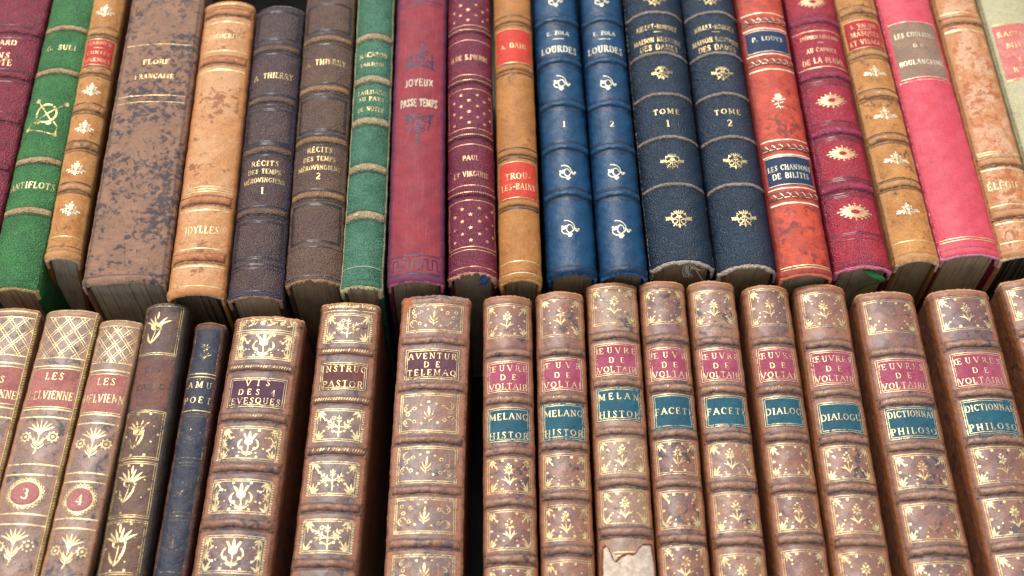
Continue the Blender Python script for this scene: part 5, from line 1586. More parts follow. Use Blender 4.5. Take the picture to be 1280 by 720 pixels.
 ('band', 114.8, 4.4, 1.8, {'base': '#7c4c30', 'second': '#8c5a3a', 'worn': '#b08460'}, 0.1, 'faint'), ('band', 88.2, 4.6, 1.8, {'base': '#7c4c30', 'second': '#8c5a3a', 'worn': '#b08460'}, 0.1, None),
 ('band', 60.2, 4.8, 1.9, {'base': '#7c4c30', 'second': '#8c5a3a', 'worn': '#b08460'}, 0.1, None),
 ('label', 119.4, 136.5, {'base': '#48223c', 'second': '#582e44', 'worn': '#7a5a68', 'scuff': 0.15}, [('VIS', 133.0, 2.9, 14), ('DES 4', 128.1, 3.0, 18), ('EVESQUES', 123.3, 3.1, 24)], 'gold', True, 14.6, True, 0.18,
 0.22, 0.0)]},
{'name': 'spray_tooled_book',
 'label': 'brown volume with gilt leaf sprays and red-brown label INSTRUC PASTOR',
 'rise': 2.8,
 'L': 172,
 'rho': 2.4,
 'mat': {'base': '#7e5844', 'second': '#6a5048', 'rim': '#92562e', 'worn': '#b48660', 'rough': 0.34, 'wax': 0.32, 'mott': 1.0, 'speck': '#241a26', 'speck_amt': 0.35, 'scuff': 0.2, 'grain': 'calf', 'spec': 0.55},
 'jwear': 0.4,
 'fray': 0.8,
 'W': 30.5,
 'D': 112,
 'loc': (-85.6, -180.2, 0),
 'yaw': -1.06,
 'seed': 38,
 'feat': [('scallop', 169.6, 3.2, 'gold'), ('rule', 166.7, 0.4, 'gold'), ('frame', 148.0, 164.8, 'gold', True, 0.28, 2.8, 1.0, False, True, 1.5, True), ('orn', 'spray', 156.8, 1.61, 'gold', 0.0, 1),
 ('frame', 93.8, 110.8, 'gold', True, 0.28, 2.8, 1.0, False, True, 1.5, True), ('orn', 'spray', 102.2, 1.61, 'gold', 0.0, 1), ('frame', 65.9, 83.0, 'gold', True, 0.28, 2.8, 1.0, False, True, 1.5, True),
 ('orn', 'spray', 74.4, 1.61, 'gold', 0.0, 1), ('frame', 37.9, 54.1, 'gold', True, 0.28, 2.8, 1.0, False, True, 1.5, True), ('orn', 'spray', 45.9, 1.61, 'gold', 0.0, 1),
 ('band', 142.9, 4.0, 1.6, {'base': '#7c4c30', 'second': '#8c5a3a', 'worn': '#b08460'}, 0.1, 'mid'), ('band', 115.8, 4.0, 1.6, {'base': '#7c4c30', 'second': '#8c5a3a', 'worn': '#b08460'}, 0.1, 'mid'),
 ('band', 88.8, 4.2, 1.6, {'base': '#7c4c30', 'second': '#8c5a3a', 'worn': '#b08460'}, 0.1, 'mid'), ('band', 60.0, 4.3, 1.7, {'base': '#7c4c30', 'second': '#8c5a3a', 'worn': '#b08460'}, 0.1, None),
 ('band', 33.0, 4.3, 1.7, {'base': '#7c4c30', 'second': '#8c5a3a', 'worn': '#b08460'}, 0.1, None),
 ('label', 120.9, 137.0, {'base': '#5e2c28', 'second': '#70382e', 'worn': '#9a6450'}, [('INSTRUC', 132.9, 3.2, 22), ('PASTOR', 124.4, 3.5, 20)], 'gold', True, 12, True, 0.18, 0.22, 0.0)]},
{'name': 'cracked_brown_book',
 'label': 'wide brown volume with cracked spine and purple label AVENTUR DE TELEMAQ',
 'rise': 3.0,
 'L': 172,
 'rho': 2.2,
 'bow': 0.9,
 'mat': {'base': '#86583e', 'second': '#70564e', 'rim': '#9a5e38', 'worn': '#a8745a', 'rough': 0.34, 'wax': 0.32, 'mott': 1.0, 'speck': '#241a26', 'speck_amt': 0.35, 'scuff': 0.2, 'grain': 'calf', 'spec': 0.55, 'streak': 0.35},
 'jwear': 0.6,
 'fray': 1.0,
 'chew': 0.4,
 'W': 35.5,
 'D': 112,
 'loc': (-40.2, -175.9, 0),
 'yaw': -0.3,
 'seed': 39,
 'feat': [('frame', 150.1, 166.2, 'mid', True, 0.3, 2.4, None, False, True, 1.0, False), ('orn', 'vine', 158.1, 1.49, 'mid', 0.0, 1), ('frame', 94.1, 114.8, 'mid', True, 0.3, 2.4, None, False, True, 1.0, False),
 ('orn', 'vine', 104.3, 1.49, 'mid', 0.0, 1), ('frame', 68.0, 86.5, 'mid', True, 0.3, 2.4, None, False, True, 1.0, False), ('orn', 'vine', 77.4, 1.49, 'mid', 0.0, 1),
 ('frame', 43.1, 60.4, 'mid', True, 0.3, 2.4, None, False, True, 1.0, False), ('orn', 'vine', 51.7, 1.49, 'mid', 0.0, 1), ('frame', 17.2, 32.8, 'mid', True, 0.3, 2.4, None, False, True, 1.0, False),
 ('orn', 'vine', 25.3, 1.49, 'mid', 0.0, 1), ('band', 145.0, 4.2, 1.6, {'base': '#7c4c30', 'second': '#8c5a3a', 'worn': '#b08460'}, 0.08, None),
 ('band', 119.0, 4.2, 1.6, {'base': '#7c4c30', 'second': '#8c5a3a', 'worn': '#b08460'}, 0.08, None), ('band', 90.3, 4.2, 1.6, {'base': '#7c4c30', 'second': '#8c5a3a', 'worn': '#b08460'}, 0.08, None),
 ('band', 64.4, 4.2, 1.6, {'base': '#7c4c30', 'second': '#8c5a3a', 'worn': '#b08460'}, 0.08, None), ('band', 38.2, 4.6, 1.7, {'base': '#7c4c30', 'second': '#8c5a3a', 'worn': '#b08460'}, 0.08, None),
 ('label', 122.3, 140.4, {'base': '#54283a', 'second': '#643438', 'worn': '#8a6058', 'streak': 0.3}, [('AVENTUR', 135.8, 3.1, 24), ('DE', 131.0, 3.0, 9), ('TELEMAQ', 126.5, 3.1, 24)], 'gold', True, 14, True, 0.18, 0.22,
 0.0),
 ('patch', [(-16.5, 162.1), (-12.8, 162.8), (-12.6, 170.5), (-16.5, 171.0)], 'orange'), ('patch', [(-12, 170.0), (15, 168.6), (15.5, 171.4), (-12, 171.5)], 'grey')]},
{'name': 'pink_and_teal_labelled_book',
 'label': 'pink and teal labelled volume MELANG HISTOR standing next to the wide cracked brown one',
 'group': 'matching brown volumes with pink and teal labels',
 'rise': 3.4,
 'L': 168,
 'rho': 2.4,
 'mat': {'base': '#8c5638', 'second': '#744a3e', 'rim': '#965c36', 'worn': '#b48660', 'rough': 0.34, 'wax': 0.32, 'mott': 1.0, 'speck': '#241a26', 'speck_amt': 0.3, 'scuff': 0.15, 'grain': 'calf', 'spec': 0.55},
 'jwear': 0.35,
 'fray': 1.0,
 'W': 24.8,
 'D': 112,
 'loc': (-0.3, -171.9, 0),
 'yaw': 0.72,
 'seed': 40,
 'feat': [('band', 133.9, 4.4, 1.9, {'base': '#9a6c4e', 'second': '#80563c', 'worn': '#c09872'}, 0.13, None), ('band', 107.7, 4.4, 1.9, {'base': '#9a6c4e', 'second': '#80563c', 'worn': '#c09872'}, 0.13, 'faint'),
 ('band', 80.4, 4.4, 1.9, {'base': '#9a6c4e', 'second': '#80563c', 'worn': '#c09872'}, 0.13, None), ('band', 54.4, 4.4, 1.9, {'base': '#9a6c4e', 'second': '#80563c', 'worn': '#c09872'}, 0.13, 'faint'),
 ('band', 26.9, 4.4, 1.9, {'base': '#9a6c4e', 'second': '#80563c', 'worn': '#c09872'}, 0.13, None),
 ('label', 111.2, 129.5, {'base': '#963850', 'second': '#a44a60', 'worn': '#c48c9a', 'mott': 1.0, 'scuff': 0.4}, [('ŒUVRE', 124.9, 3.1), ('DE', 119.8, 2.9, 8), ('VOLTAIR', 114.8, 3.1)], 'gold', True, None, True, 0.18,
 0.22, 0.0),
 ('label', 84.6, 103.8, {'base': '#084c5e', 'second': '#0d5564', 'worn': '#7fa3a3', 'mott': 0.9, 'scuff': 0.2}, [('MELANG', 98.4, 3.2), ('HISTOR', 88.4, 3.2)], 'gold', True, None, True, 0.18, 0.22, 0.0),
 ('frame', 142.9, 162.2, 'gold', True, 0.22, 1.3, 0.9, 1, True, 1.3, False), ('orn', 'sprig', 152.5, 1.2, 'gold', 0.0, 1), ('frame', 58.8, 77.1, 'mid', True, 0.22, 1.3, 0.9, 1, True, 1.3, False),
 ('orn', 'sprig', 67.9, 1.2, 'gold', 0.0, 1), ('frame', 31.1, 50.4, 'gold', True, 0.22, 1.3, 0.9, 1, True, 1.3, False), ('orn', 'sprig', 40.7, 1.2, 'gold', 0.0, 1),
 ('frame', 4.1, 23.2, 'gold', True, 0.22, 1.3, 0.9, 1, True, 1.3, False), ('orn', 'sprig', 13.5, 1.2, 'gold', 0.0, 1)]},
{'name': 'pink_and_teal_labelled_book',
 'label': 'volume reading MELANG HISTOR between its lookalike and the one torn to cream',
 'group': 'matching brown volumes with pink and teal labels',
 'rise': 3.4,
 'L': 168,
 'rho': 2.4,
 'mat': {'base': '#8e5a3e', 'second': '#7a5042', 'rim': '#965c36', 'worn': '#b48660', 'rough': 0.34, 'wax': 0.32, 'mott': 0.8, 'speck': '#241a26', 'speck_amt': 0.45, 'scuff': 0.3, 'grain': 'calf', 'spec': 0.55},
 'jwear': 0.35,
 'fray': 1.0,
 'W': 24.5,
 'D': 112,
 'loc': (25.6, -169.5, 0),
 'yaw': 0.37,
 'seed': 41,
 'feat': [('band', 132.1, 4.4, 1.9, {'base': '#9a6c4e', 'second': '#80563c', 'worn': '#c09872'}, 0.2, None), ('band', 105.9, 4.4, 1.9, {'base': '#9a6c4e', 'second': '#80563c', 'worn': '#c09872'}, 0.2, 'faint'),
 ('band', 80.9, 4.4, 1.9, {'base': '#9a6c4e', 'second': '#80563c', 'worn': '#c09872'}, 0.2, None), ('band', 55.2, 4.4, 1.9, {'base': '#9a6c4e', 'second': '#80563c', 'worn': '#c09872'}, 0.2, 'faint'),
 ('band', 28.7, 4.4, 1.9, {'base': '#9a6c4e', 'second': '#80563c', 'worn': '#c09872'}, 0.2, None),
 ('label', 109.7, 128.9, {'base': '#963850', 'second': '#a44a60', 'worn': '#c48c9a', 'mott': 1.0, 'scuff': 0.4}, [('ŒUVR', 124.1, 3.1), ('DE', 118.6, 2.9, 8), ('VOLTAI', 113.5, 3.1)], 'gold', True, None, True, 0.18, 0.22,
 0.0),
 ('label', 83.4, 103.5, {'base': '#084c5e', 'second': '#0d5564', 'worn': '#7fa3a3', 'mott': 0.9, 'scuff': 0.2}, [('MELANG', 97.8, 3.2), ('HISTOR', 87.4, 3.2)], 'gold', True, None, True, 0.18, 0.22, 0.0),
 ('frame', 140.9, 163.6, 'gold', True, 0.22, 1.3, 0.9, 1, True, 1.3, False), ('orn', 'sprig', 152.2, 1.2, 'mid', 0.0, 1), ('frame', 58.8, 76.3, 'gold', True, 0.22, 1.3, 0.9, 1, True, 1.3, False),
 ('orn', 'sprig', 67.5, 1.2, 'faint', 0.0, 1), ('frame', 33.3, 50.4, 'mid', True, 0.22, 1.3, 0.9, 1, True, 1.3, False), ('orn', 'sprig', 41.8, 1.2, 'mid', 0.0, 1),
 ('frame', 5.3, 23.8, 'gold', True, 0.22, 1.3, 0.9, 1, True, 1.3, False), ('orn', 'sprig', 14.4, 1.2, 'faint', 0.0, 1)]},
{'name': 'pink_and_teal_labelled_book',
 'label': 'volume with pink and teal labels whose leather is torn off in a cream patch',
 'group': 'matching brown volumes with pink and teal labels',
 'rise': 3.4,
 'L': 168,
 'rho': 2.4,
 'mat': {'base': '#a07858', 'second': '#8c6c56', 'rim': '#965c36', 'worn': '#b48660', 'rough': 0.34, 'wax': 0.32, 'mott': 0.6, 'speck': '#241a26', 'speck_amt': 0.2, 'scuff': 0.45, 'grain': 'calf', 'spec': 0.55},
 'jwear': 0.35,
 'fray': 1.0,
 'W': 25.9,
 'D': 112,
 'loc': (52.5, -164.1, 0),
 'yaw': 0.28,
 'seed': 42,
 'feat': [('band', 136.0, 4.4, 1.9, {'base': '#9a6c4e', 'second': '#80563c', 'worn': '#c09872'}, 0.13, None), ('band', 109.4, 4.4, 1.9, {'base': '#9a6c4e', 'second': '#80563c', 'worn': '#c09872'}, 0.13, 'faint'),
 ('band', 83.1, 4.4, 1.9, {'base': '#9a6c4e', 'second': '#80563c', 'worn': '#c09872'}, 0.13, None), ('band', 56.6, 4.4, 1.9, {'base': '#9a6c4e', 'second': '#80563c', 'worn': '#c09872'}, 0.13, 'faint'),
 ('band', 32.1, 4.4, 1.9, {'base': '#9a6c4e', 'second': '#80563c', 'worn': '#c09872'}, 0.13, None),
 ('label', 112.7, 132.0, {'base': '#963850', 'second': '#a44a60', 'worn': '#c48c9a', 'mott': 1.0, 'scuff': 0.4}, [('ŒUVRE', 127.2, 3.1), ('DE', 121.7, 2.9, 8), ('VOLTAIR', 116.5, 3.1)], 'gold', True, None, True, 0.18,
 0.22, 0.0),
 ('label', 88.2, 106.9, {'base': '#084c5e', 'second': '#0d5564', 'worn': '#7fa3a3', 'mott': 0.9, 'scuff': 0.2}, [('MELAN', 101.6, 3.2), ('HISTOR', 91.9, 3.2)], 'gold', True, None, True, 0.18, 0.22, 0.0),
 ('frame', 142.5, 164.6, 'gold', True, 0.22, 1.3, 0.9, 1, True, 1.3, False), ('orn', 'sprig', 153.5, 1.2, 'gold', 0.0, 1), ('frame', 61.1, 78.5, 'gold', True, 0.22, 1.3, 0.9, 1, True, 1.3, False),
 ('orn', 'sprig', 69.7, 1.2, 'gold', 0.0, 1), ('frame', 35.2, 52.6, 'gold', True, 0.22, 1.3, 0.9, 1, True, 1.3, False), ('orn', 'sprig', 43.8, 1.2, 'gold', 0.0, 1), ('rule', 22.2, 0.4, 'gold'),
 ('rule', 20.6, 0.4, 'gold'),
 ('patch', [(-11, 24.8), (-9.5, 25.6), (-7.8, 23.3), (-6.6, 19.5), (-5.2, 17.3), (-3, 19.5), (0, 20.6), (2.2, 20.3), (5.2, 23.7), (7.0, 25.6), (11.5, 26.3), (12.6, 16.1), (12.6, 4.5), (-12, 4.0), (-11.6, 16.1)],
 'cream')]},
{'name': 'pink_and_teal_labelled_book',
 'label': 'volume reading FACETI in clean teal, right of the one with a torn cream patch',
 'group': 'matching brown volumes with pink and teal labels',
 'rise': 3.4,
 'L': 168,
 'rho': 2.4,
 'mat': {'base': '#8c5436', 'second': '#724a40', 'rim': '#965c36', 'worn': '#b48660', 'rough': 0.34, 'wax': 0.32, 'mott': 1.1, 'speck': '#241a26', 'speck_amt': 0.4, 'scuff': 0.2, 'grain': 'calf', 'spec': 0.55},
 'jwear': 0.35,
 'fray': 1.0,
 'W': 23.1,
 'D': 112,
 'loc': (78.3, -163.1, 0),
 'yaw': 0.18,
 'seed': 43,
 'feat': [('band', 133.6, 4.4, 1.9, {'base': '#9a6c4e', 'second': '#80563c', 'worn': '#c09872'}, 0.2, None), ('band', 105.5, 4.4, 1.9, {'base': '#9a6c4e', 'second': '#80563c', 'worn': '#c09872'}, 0.2, 'faint'),
 ('band', 80.9, 4.4, 1.9, {'base': '#9a6c4e', 'second': '#80563c', 'worn': '#c09872'}, 0.2, None), ('band', 55.2, 4.4, 1.9, {'base': '#9a6c4e', 'second': '#80563c', 'worn': '#c09872'}, 0.2, 'faint'),
 ('band', 27.7, 4.4, 1.9, {'base': '#9a6c4e', 'second': '#80563c', 'worn': '#c09872'}, 0.2, None),
 ('label', 109.1, 128.5, {'base': '#963850', 'second': '#a44a60', 'worn': '#c48c9a', 'mott': 1.0, 'scuff': 0.4}, [('ŒUVR', 123.6, 3.1), ('DE', 118.1, 2.9, 8), ('VOLTAI', 112.9, 3.1)], 'gold', True, None, True, 0.18, 0.22,
 0.0),
 ('label', 83.0, 102.4, {'base': '#084c5e', 'second': '#0d5564', 'worn': '#7fa3a3', 'mott': 0.9, 'scuff': 0.2}, [('FACETI', 92.6, 3.2)], 'gold', True, None, True, 0.18, 0.22, 0.0),
 ('frame', 142.0, 162.6, 'mid', True, 0.22, 1.3, 0.9, 1, True, 1.3, False), ('orn', 'sprig', 152.2, 1.2, 'faint', 0.0, 1), ('frame', 59.7, 77.1, 'gold', True, 0.22, 1.3, 0.9, 1, True, 1.3, False),
 ('orn', 'sprig', 68.3, 1.2, 'mid', 0.0, 1), ('frame', 32.7, 51.2, 'gold', True, 0.22, 1.3, 0.9, 1, True, 1.3, False), ('orn', 'sprig', 41.9, 1.2, 'faint', 0.0, 1),
 ('frame', 4.4, 24.6, 'gold', True, 0.22, 1.3, 0.9, 1, True, 1.3, False), ('orn', 'sprig', 14.4, 1.2, 'mid', 0.0, 1)]},
{'name': 'pink_and_teal_labelled_book',
 'label': 'volume reading FACETI with pale scrapes across its faded pink and teal labels',
 'group': 'matching brown volumes with pink and teal labels',
 'rise': 3.4,
 'L': 168,
 'rho': 2.4,
 'mat': {'base': '#986a4e', 'second': '#846054', 'rim': '#965c36', 'worn': '#b48660', 'rough': 0.34, 'wax': 0.32, 'mott': 0.7, 'speck': '#241a26', 'speck_amt': 0.5, 'scuff': 0.4, 'grain': 'calf', 'spec': 0.55},
 'jwear': 0.35,
 'fray': 1.0,
 'W': 23.9,
 'D': 112,
 'loc': (103.9, -163.1, 0),
 'yaw': 0.25,
 'seed': 44,
 'feat': [('band', 131.8, 4.4, 1.9, {'base': '#9a6c4e', 'second': '#80563c', 'worn': '#c09872'}, 0.13, None), ('band', 104.6, 4.4, 1.9, {'base': '#9a6c4e', 'second': '#80563c', 'worn': '#c09872'}, 0.13, 'faint'),
 ('band', 79.2, 4.4, 1.9, {'base': '#9a6c4e', 'second': '#80563c', 'worn': '#c09872'}, 0.13, None), ('band', 54.0, 4.4, 1.9, {'base': '#9a6c4e', 'second': '#80563c', 'worn': '#c09872'}, 0.13, 'faint'),
 ('band', 26.7, 4.4, 1.9, {'base': '#9a6c4e', 'second': '#80563c', 'worn': '#c09872'}, 0.13, None),
 ('label', 108.6, 128.1, {'base': '#963850', 'second': '#a44a60', 'worn': '#c48c9a', 'mott': 1.0, 'scuff': 0.4}, [('ŒUVRE', 123.1, 3.1), ('DE', 117.7, 2.9, 8), ('VOLTAIR', 112.5, 3.1)], 'gold', True, None, True, 0.18,
 0.22, 0.0),
 ('label', 83.8, 101.6, {'base': '#084c5e', 'second': '#0d5564', 'worn': '#7fa3a3', 'mott': 0.9, 'scuff': 0.95}, [('FACETI', 92.6, 3.2)], 'gold', True, None, True, 0.18, 0.22, 0.0),
 ('frame', 141.1, 161.6, 'gold', True, 0.22, 1.3, 0.9, 1, True, 1.3, False), ('orn', 'sprig', 151.3, 1.2, 'gold', 0.0, 1), ('frame', 58.5, 76.2, 'mid', True, 0.22, 1.3, 0.9, 1, True, 1.3, False),
 ('orn', 'sprig', 67.3, 1.2, 'gold', 0.0, 1), ('frame', 31.1, 50.4, 'gold', True, 0.22, 1.3, 0.9, 1, True, 1.3, False), ('orn', 'sprig', 40.7, 1.2, 'gold', 0.0, 1),
 ('frame', 0.7, 20.4, 'gold', True, 0.22, 1.3, 0.9, 1, True, 1.3, False), ('orn', 'sprig', 10.5, 1.2, 'gold', 0.0, 1)]},
{'name': 'pink_and_teal_labelled_book',
 'label': 'volume reading DIALOG, narrower of the two DIALOG volumes, under the mottled red book',
 'group': 'matching brown volumes with pink and teal labels',
 'rise': 3.4,
 'L': 168,
 'rho': 3.3,
 'mat': {'base': '#885438', 'second': '#704c44', 'rim': '#965c36', 'worn': '#b48660', 'rough': 0.34, 'wax': 0.32, 'mott': 0.9, 'speck': '#241a26', 'speck_amt': 0.25, 'scuff': 0.15, 'grain': 'calf', 'spec': 0.55},
 'jwear': 0.35,
 'fray': 1.0,
 'W': 23.7,
 'D': 112,
 'loc': (132.2, -165.6, 0),
 'yaw': 0.38,
 'seed': 45,
 'feat': [('band', 134.7, 4.4, 1.9, {'base': '#9a6c4e', 'second': '#80563c', 'worn': '#c09872'}, 0.2, None), ('band', 107.1, 4.4, 1.9, {'base': '#9a6c4e', 'second': '#80563c', 'worn': '#c09872'}, 0.2, 'faint'),
 ('band', 81.6, 4.4, 1.9, {'base': '#9a6c4e', 'second': '#80563c', 'worn': '#c09872'}, 0.2, None), ('band', 55.3, 4.4, 1.9, {'base': '#9a6c4e', 'second': '#80563c', 'worn': '#c09872'}, 0.2, 'faint'),
 ('band', 30.1, 4.4, 1.9, {'base': '#9a6c4e', 'second': '#80563c', 'worn': '#c09872'}, 0.2, None),
 ('label', 111.1, 131.0, {'base': '#963850', 'second': '#a44a60', 'worn': '#c48c9a', 'mott': 1.0, 'scuff': 0.4}, [('ŒUVRE', 125.9, 3.1), ('DE', 120.3, 2.9, 8), ('VOLTAI', 115.0, 3.1)], 'gold', True, None, True, 0.18,
 0.22, 0.0),
 ('label', 86.7, 103.6, {'base': '#084c5e', 'second': '#0d5564', 'worn': '#7fa3a3', 'mott': 0.9, 'scuff': 0.2}, [('DIALOG', 95.1, 3.2)], 'gold', True, None, True, 0.18, 0.22, 0.0),
 ('frame', 143.5, 165.1, 'gold', True, 0.22, 1.3, 0.9, 1, True, 1.3, False), ('orn', 'sprig', 154.2, 1.2, 'mid', 0.0, 1), ('frame', 60.9, 77.8, 'gold', True, 0.22, 1.3, 0.9, 1, True, 1.3, False),
 ('orn', 'sprig', 69.3, 1.2, 'faint', 0.0, 1), ('frame', 34.0, 51.7, 'mid', True, 0.22, 1.3, 0.9, 1, True, 1.3, False), ('orn', 'sprig', 42.7, 1.2, 'mid', 0.0, 1),
 ('frame', 5.0, 24.8, 'gold', True, 0.22, 1.3, 0.9, 1, True, 1.3, False), ('orn', 'sprig', 14.8, 1.2, 'faint', 0.0, 1)]},
{'name': 'pink_and_teal_labelled_book',
 'label': 'volume reading DIALOGU, beneath the raspberry book with a green ribbon',
 'group': 'matching brown volumes with pink and teal labels',
 'rise': 3.4,
 'L': 168,
 'rho': 3.36,
 'mat': {'base': '#966042', 'second': '#7e5646', 'rim': '#965c36', 'worn': '#b48660', 'rough': 0.34, 'wax': 0.32, 'mott': 0.7, 'speck': '#241a26', 'speck_amt': 0.4, 'scuff': 0.25, 'grain': 'calf', 'spec': 0.55},
 'jwear': 0.35,
 'fray': 1.0,
 'W': 26.3,
 'D': 112,
 'loc': (159.1, -165.1, 0),
 'yaw': 0.03,
 'seed': 46,
 'feat': [('band', 132.3, 4.4, 1.9, {'base': '#9a6c4e', 'second': '#80563c', 'worn': '#c09872'}, 0.13, None), ('band', 104.8, 4.4, 1.9, {'base': '#9a6c4e', 'second': '#80563c', 'worn': '#c09872'}, 0.13, 'faint'),
 ('band', 79.9, 4.4, 1.9, {'base': '#9a6c4e', 'second': '#80563c', 'worn': '#c09872'}, 0.13, None), ('band', 54.8, 4.4, 1.9, {'base': '#9a6c4e', 'second': '#80563c', 'worn': '#c09872'}, 0.13, 'faint'),
 ('band', 28.1, 4.4, 1.9, {'base': '#9a6c4e', 'second': '#80563c', 'worn': '#c09872'}, 0.13, None),
 ('label', 108.4, 128.7, {'base': '#963850', 'second': '#a44a60', 'worn': '#c48c9a', 'mott': 1.0, 'scuff': 0.4}, [('ŒUVRES', 123.5, 3.1), ('DE', 117.8, 2.9, 8), ('VOLTAIR', 112.4, 3.1)], 'gold', True, None, True, 0.18,
 0.22, 0.0),
 ('label', 82.8, 100.0, {'base': '#084c5e', 'second': '#0d5564', 'worn': '#7fa3a3', 'mott': 0.9, 'scuff': 0.2}, [('DIALOGU', 91.4, 3.2)], 'gold', True, None, True, 0.18, 0.22, 0.0),
 ('frame', 142.1, 162.6, 'gold', True, 0.22, 1.3, 0.9, 1, True, 1.3, False), ('orn', 'sprig', 152.3, 1.2, 'gold', 0.0, 1), ('frame', 58.4, 76.1, 'gold', True, 0.22, 1.3, 0.9, 1, True, 1.3, False),
 ('orn', 'sprig', 67.2, 1.2, 'gold', 0.0, 1), ('frame', 32.3, 50.8, 'gold', True, 0.22, 1.3, 0.9, 1, True, 1.3, False), ('orn', 'sprig', 41.5, 1.2, 'gold', 0.0, 1),
 ('frame', 2.7, 23.1, 'mid', True, 0.22, 1.3, 0.9, 1, True, 1.3, False), ('orn', 'sprig', 12.8, 1.2, 'gold', 0.0, 1)]},
{'name': 'pink_and_teal_labelled_book',
 'label': 'volume reading DICTIONNAI PHILOSO, its teal label chipped at one corner',
 'group': 'matching brown volumes with pink and teal labels',
 'rise': 3.4,
 'L': 170,
 'rho': 3.6,
 'mat': {'base': '#8a563a', 'second': '#6c4a46', 'rim': '#965c36', 'worn': '#b48660', 'rough': 0.34, 'wax': 0.32, 'mott': 1.0, 'speck': '#241a26', 'speck_amt': 0.3, 'scuff': 0.2, 'grain': 'calf', 'spec': 0.55},
 'jwear': 0.35,
 'fray': 1.0,
 'W': 30.5,
 'D': 112,
 'loc': (194.6, -171.4, 0),
 'yaw': 0.87,
 'seed': 47,
 'feat': [('band', 134.1, 4.4, 1.9, {'base': '#9a6c4e', 'second': '#80563c', 'worn': '#c09872'}, 0.2, None), ('band', 106.4, 4.4, 1.9, {'base': '#9a6c4e', 'second': '#80563c', 'worn': '#c09872'}, 0.2, 'faint'),
 ('band', 82.3, 4.4, 1.9, {'base': '#9a6c4e', 'second': '#80563c', 'worn': '#c09872'}, 0.2, None), ('band', 57.2, 4.4, 1.9, {'base': '#9a6c4e', 'second': '#80563c', 'worn': '#c09872'}, 0.2, 'faint'),
 ('band', 30.3, 4.4, 1.9, {'base': '#9a6c4e', 'second': '#80563c', 'worn': '#c09872'}, 0.2, None),
 ('label', 111.2, 130.5, {'base': '#963850', 'second': '#a44a60', 'worn': '#c48c9a', 'mott': 1.0, 'scuff': 0.4}, [('ŒUVRES', 125.6, 3.1), ('DE', 120.2, 2.9, 8), ('VOLTAIRE', 115.0, 3.1)], 'gold', True, None, True, 0.18,
 0.22, 0.0),
 ('label', 85.8, 103.8, {'base': '#084c5e', 'second': '#0d5564', 'worn': '#7fa3a3', 'mott': 0.9, 'scuff': 0.2}, [('DICTIONNAI', 99.3, 3.2), ('PHILOSO', 90.3, 3.2)], 'gold', True, None, True, 0.18, 0.22, 0.0),
 ('frame', 145.2, 164.2, 'mid', True, 0.22, 1.3, 0.9, 1, True, 1.3, False), ('orn', 'sprig', 154.6, 1.2, 'faint', 0.0, 1), ('frame', 61.2, 78.3, 'gold', True, 0.22, 1.3, 0.9, 1, True, 1.3, False),
 ('orn', 'sprig', 69.7, 1.2, 'mid', 0.0, 1), ('frame', 34.9, 53.2, 'gold', True, 0.22, 1.3, 0.9, 1, True, 1.3, False), ('orn', 'sprig', 43.9, 1.2, 'faint', 0.0, 1),
 ('frame', 7.2, 25.0, 'gold', True, 0.22, 1.3, 0.9, 1, True, 1.3, False), ('orn', 'sprig', 16.0, 1.2, 'mid', 0.0, 1), ('patch', [(-11.5, 104.7), (-9.5, 104.2), (-9.3, 100.8), (-11.2, 98.6), (-12, 101.6)], 'grey')]},
{'name': 'pink_and_teal_labelled_book',
 'label': 'volume reading DICTIONNAI PHILOSO with two intact labels, below the pink cloth book',
 'group': 'matching brown volumes with pink and teal labels',
 'rise': 3.4,
 'L': 170,
 'rho': 3.6,
 'mat': {'base': '#8a563c', 'second': '#6a4844', 'rim': '#965c36', 'worn': '#b48660', 'rough': 0.34, 'wax': 0.32, 'mott': 0.9, 'speck': '#241a26', 'speck_amt': 0.35, 'scuff': 0.3, 'grain': 'calf', 'spec': 0.55},
 'jwear': 0.35,
 'fray': 1.0,
 'W': 31.6,
 'D': 112,
 'loc': (233.2, -170.0, 0),
 'yaw': 0.95,
 'seed': 48,
 'feat': [('band', 137.3, 4.4, 1.9, {'base': '#9a6c4e', 'second': '#80563c', 'worn': '#c09872'}, 0.13, None), ('band', 109.8, 4.4, 1.9, {'base': '#9a6c4e', 'second': '#80563c', 'worn': '#c09872'}, 0.13, 'faint'),
 ('band', 84.4, 4.4, 1.9, {'base': '#9a6c4e', 'second': '#80563c', 'worn': '#c09872'}, 0.13, None), ('band', 58.5, 4.4, 1.9, {'base': '#9a6c4e', 'second': '#80563c', 'worn': '#c09872'}, 0.13, 'faint'),
 ('band', 31.5, 4.4, 1.9, {'base': '#9a6c4e', 'second': '#80563c', 'worn': '#c09872'}, 0.13, None),
 ('label', 112.4, 132.7, {'base': '#963850', 'second': '#a44a60', 'worn': '#c48c9a', 'mott': 1.0, 'scuff': 0.4}, [('ŒUVRES', 127.5, 3.1), ('DE', 121.8, 2.9, 8), ('VOLTAIRE', 116.4, 3.1)], 'gold', True, None, True, 0.18,
 0.22, 0.0),
 ('label', 86.9, 106.7, {'base': '#084c5e', 'second': '#0d5564', 'worn': '#7fa3a3', 'mott': 0.9, 'scuff': 0.2}, [('DICTIONNAI', 101.5, 3.2), ('PHILOSO', 91.2, 3.2)], 'gold', True, None, True, 0.18, 0.22, 0.0),
 ('frame', 145.6, 165.1, 'gold', True, 0.22, 1.3, 0.9, 1, True, 1.3, False), ('orn', 'sprig', 155.3, 1.2, 'gold', 0.0, 1), ('frame', 62.5, 80.6, 'mid', True, 0.22, 1.3, 0.9, 1, True, 1.3, False),
 ('orn', 'sprig', 71.5, 1.2, 'gold', 0.0, 1), ('frame', 35.7, 54.5, 'gold', True, 0.22, 1.3, 0.9, 1, True, 1.3, False), ('orn', 'sprig', 45.0, 1.2, 'gold', 0.0, 1),
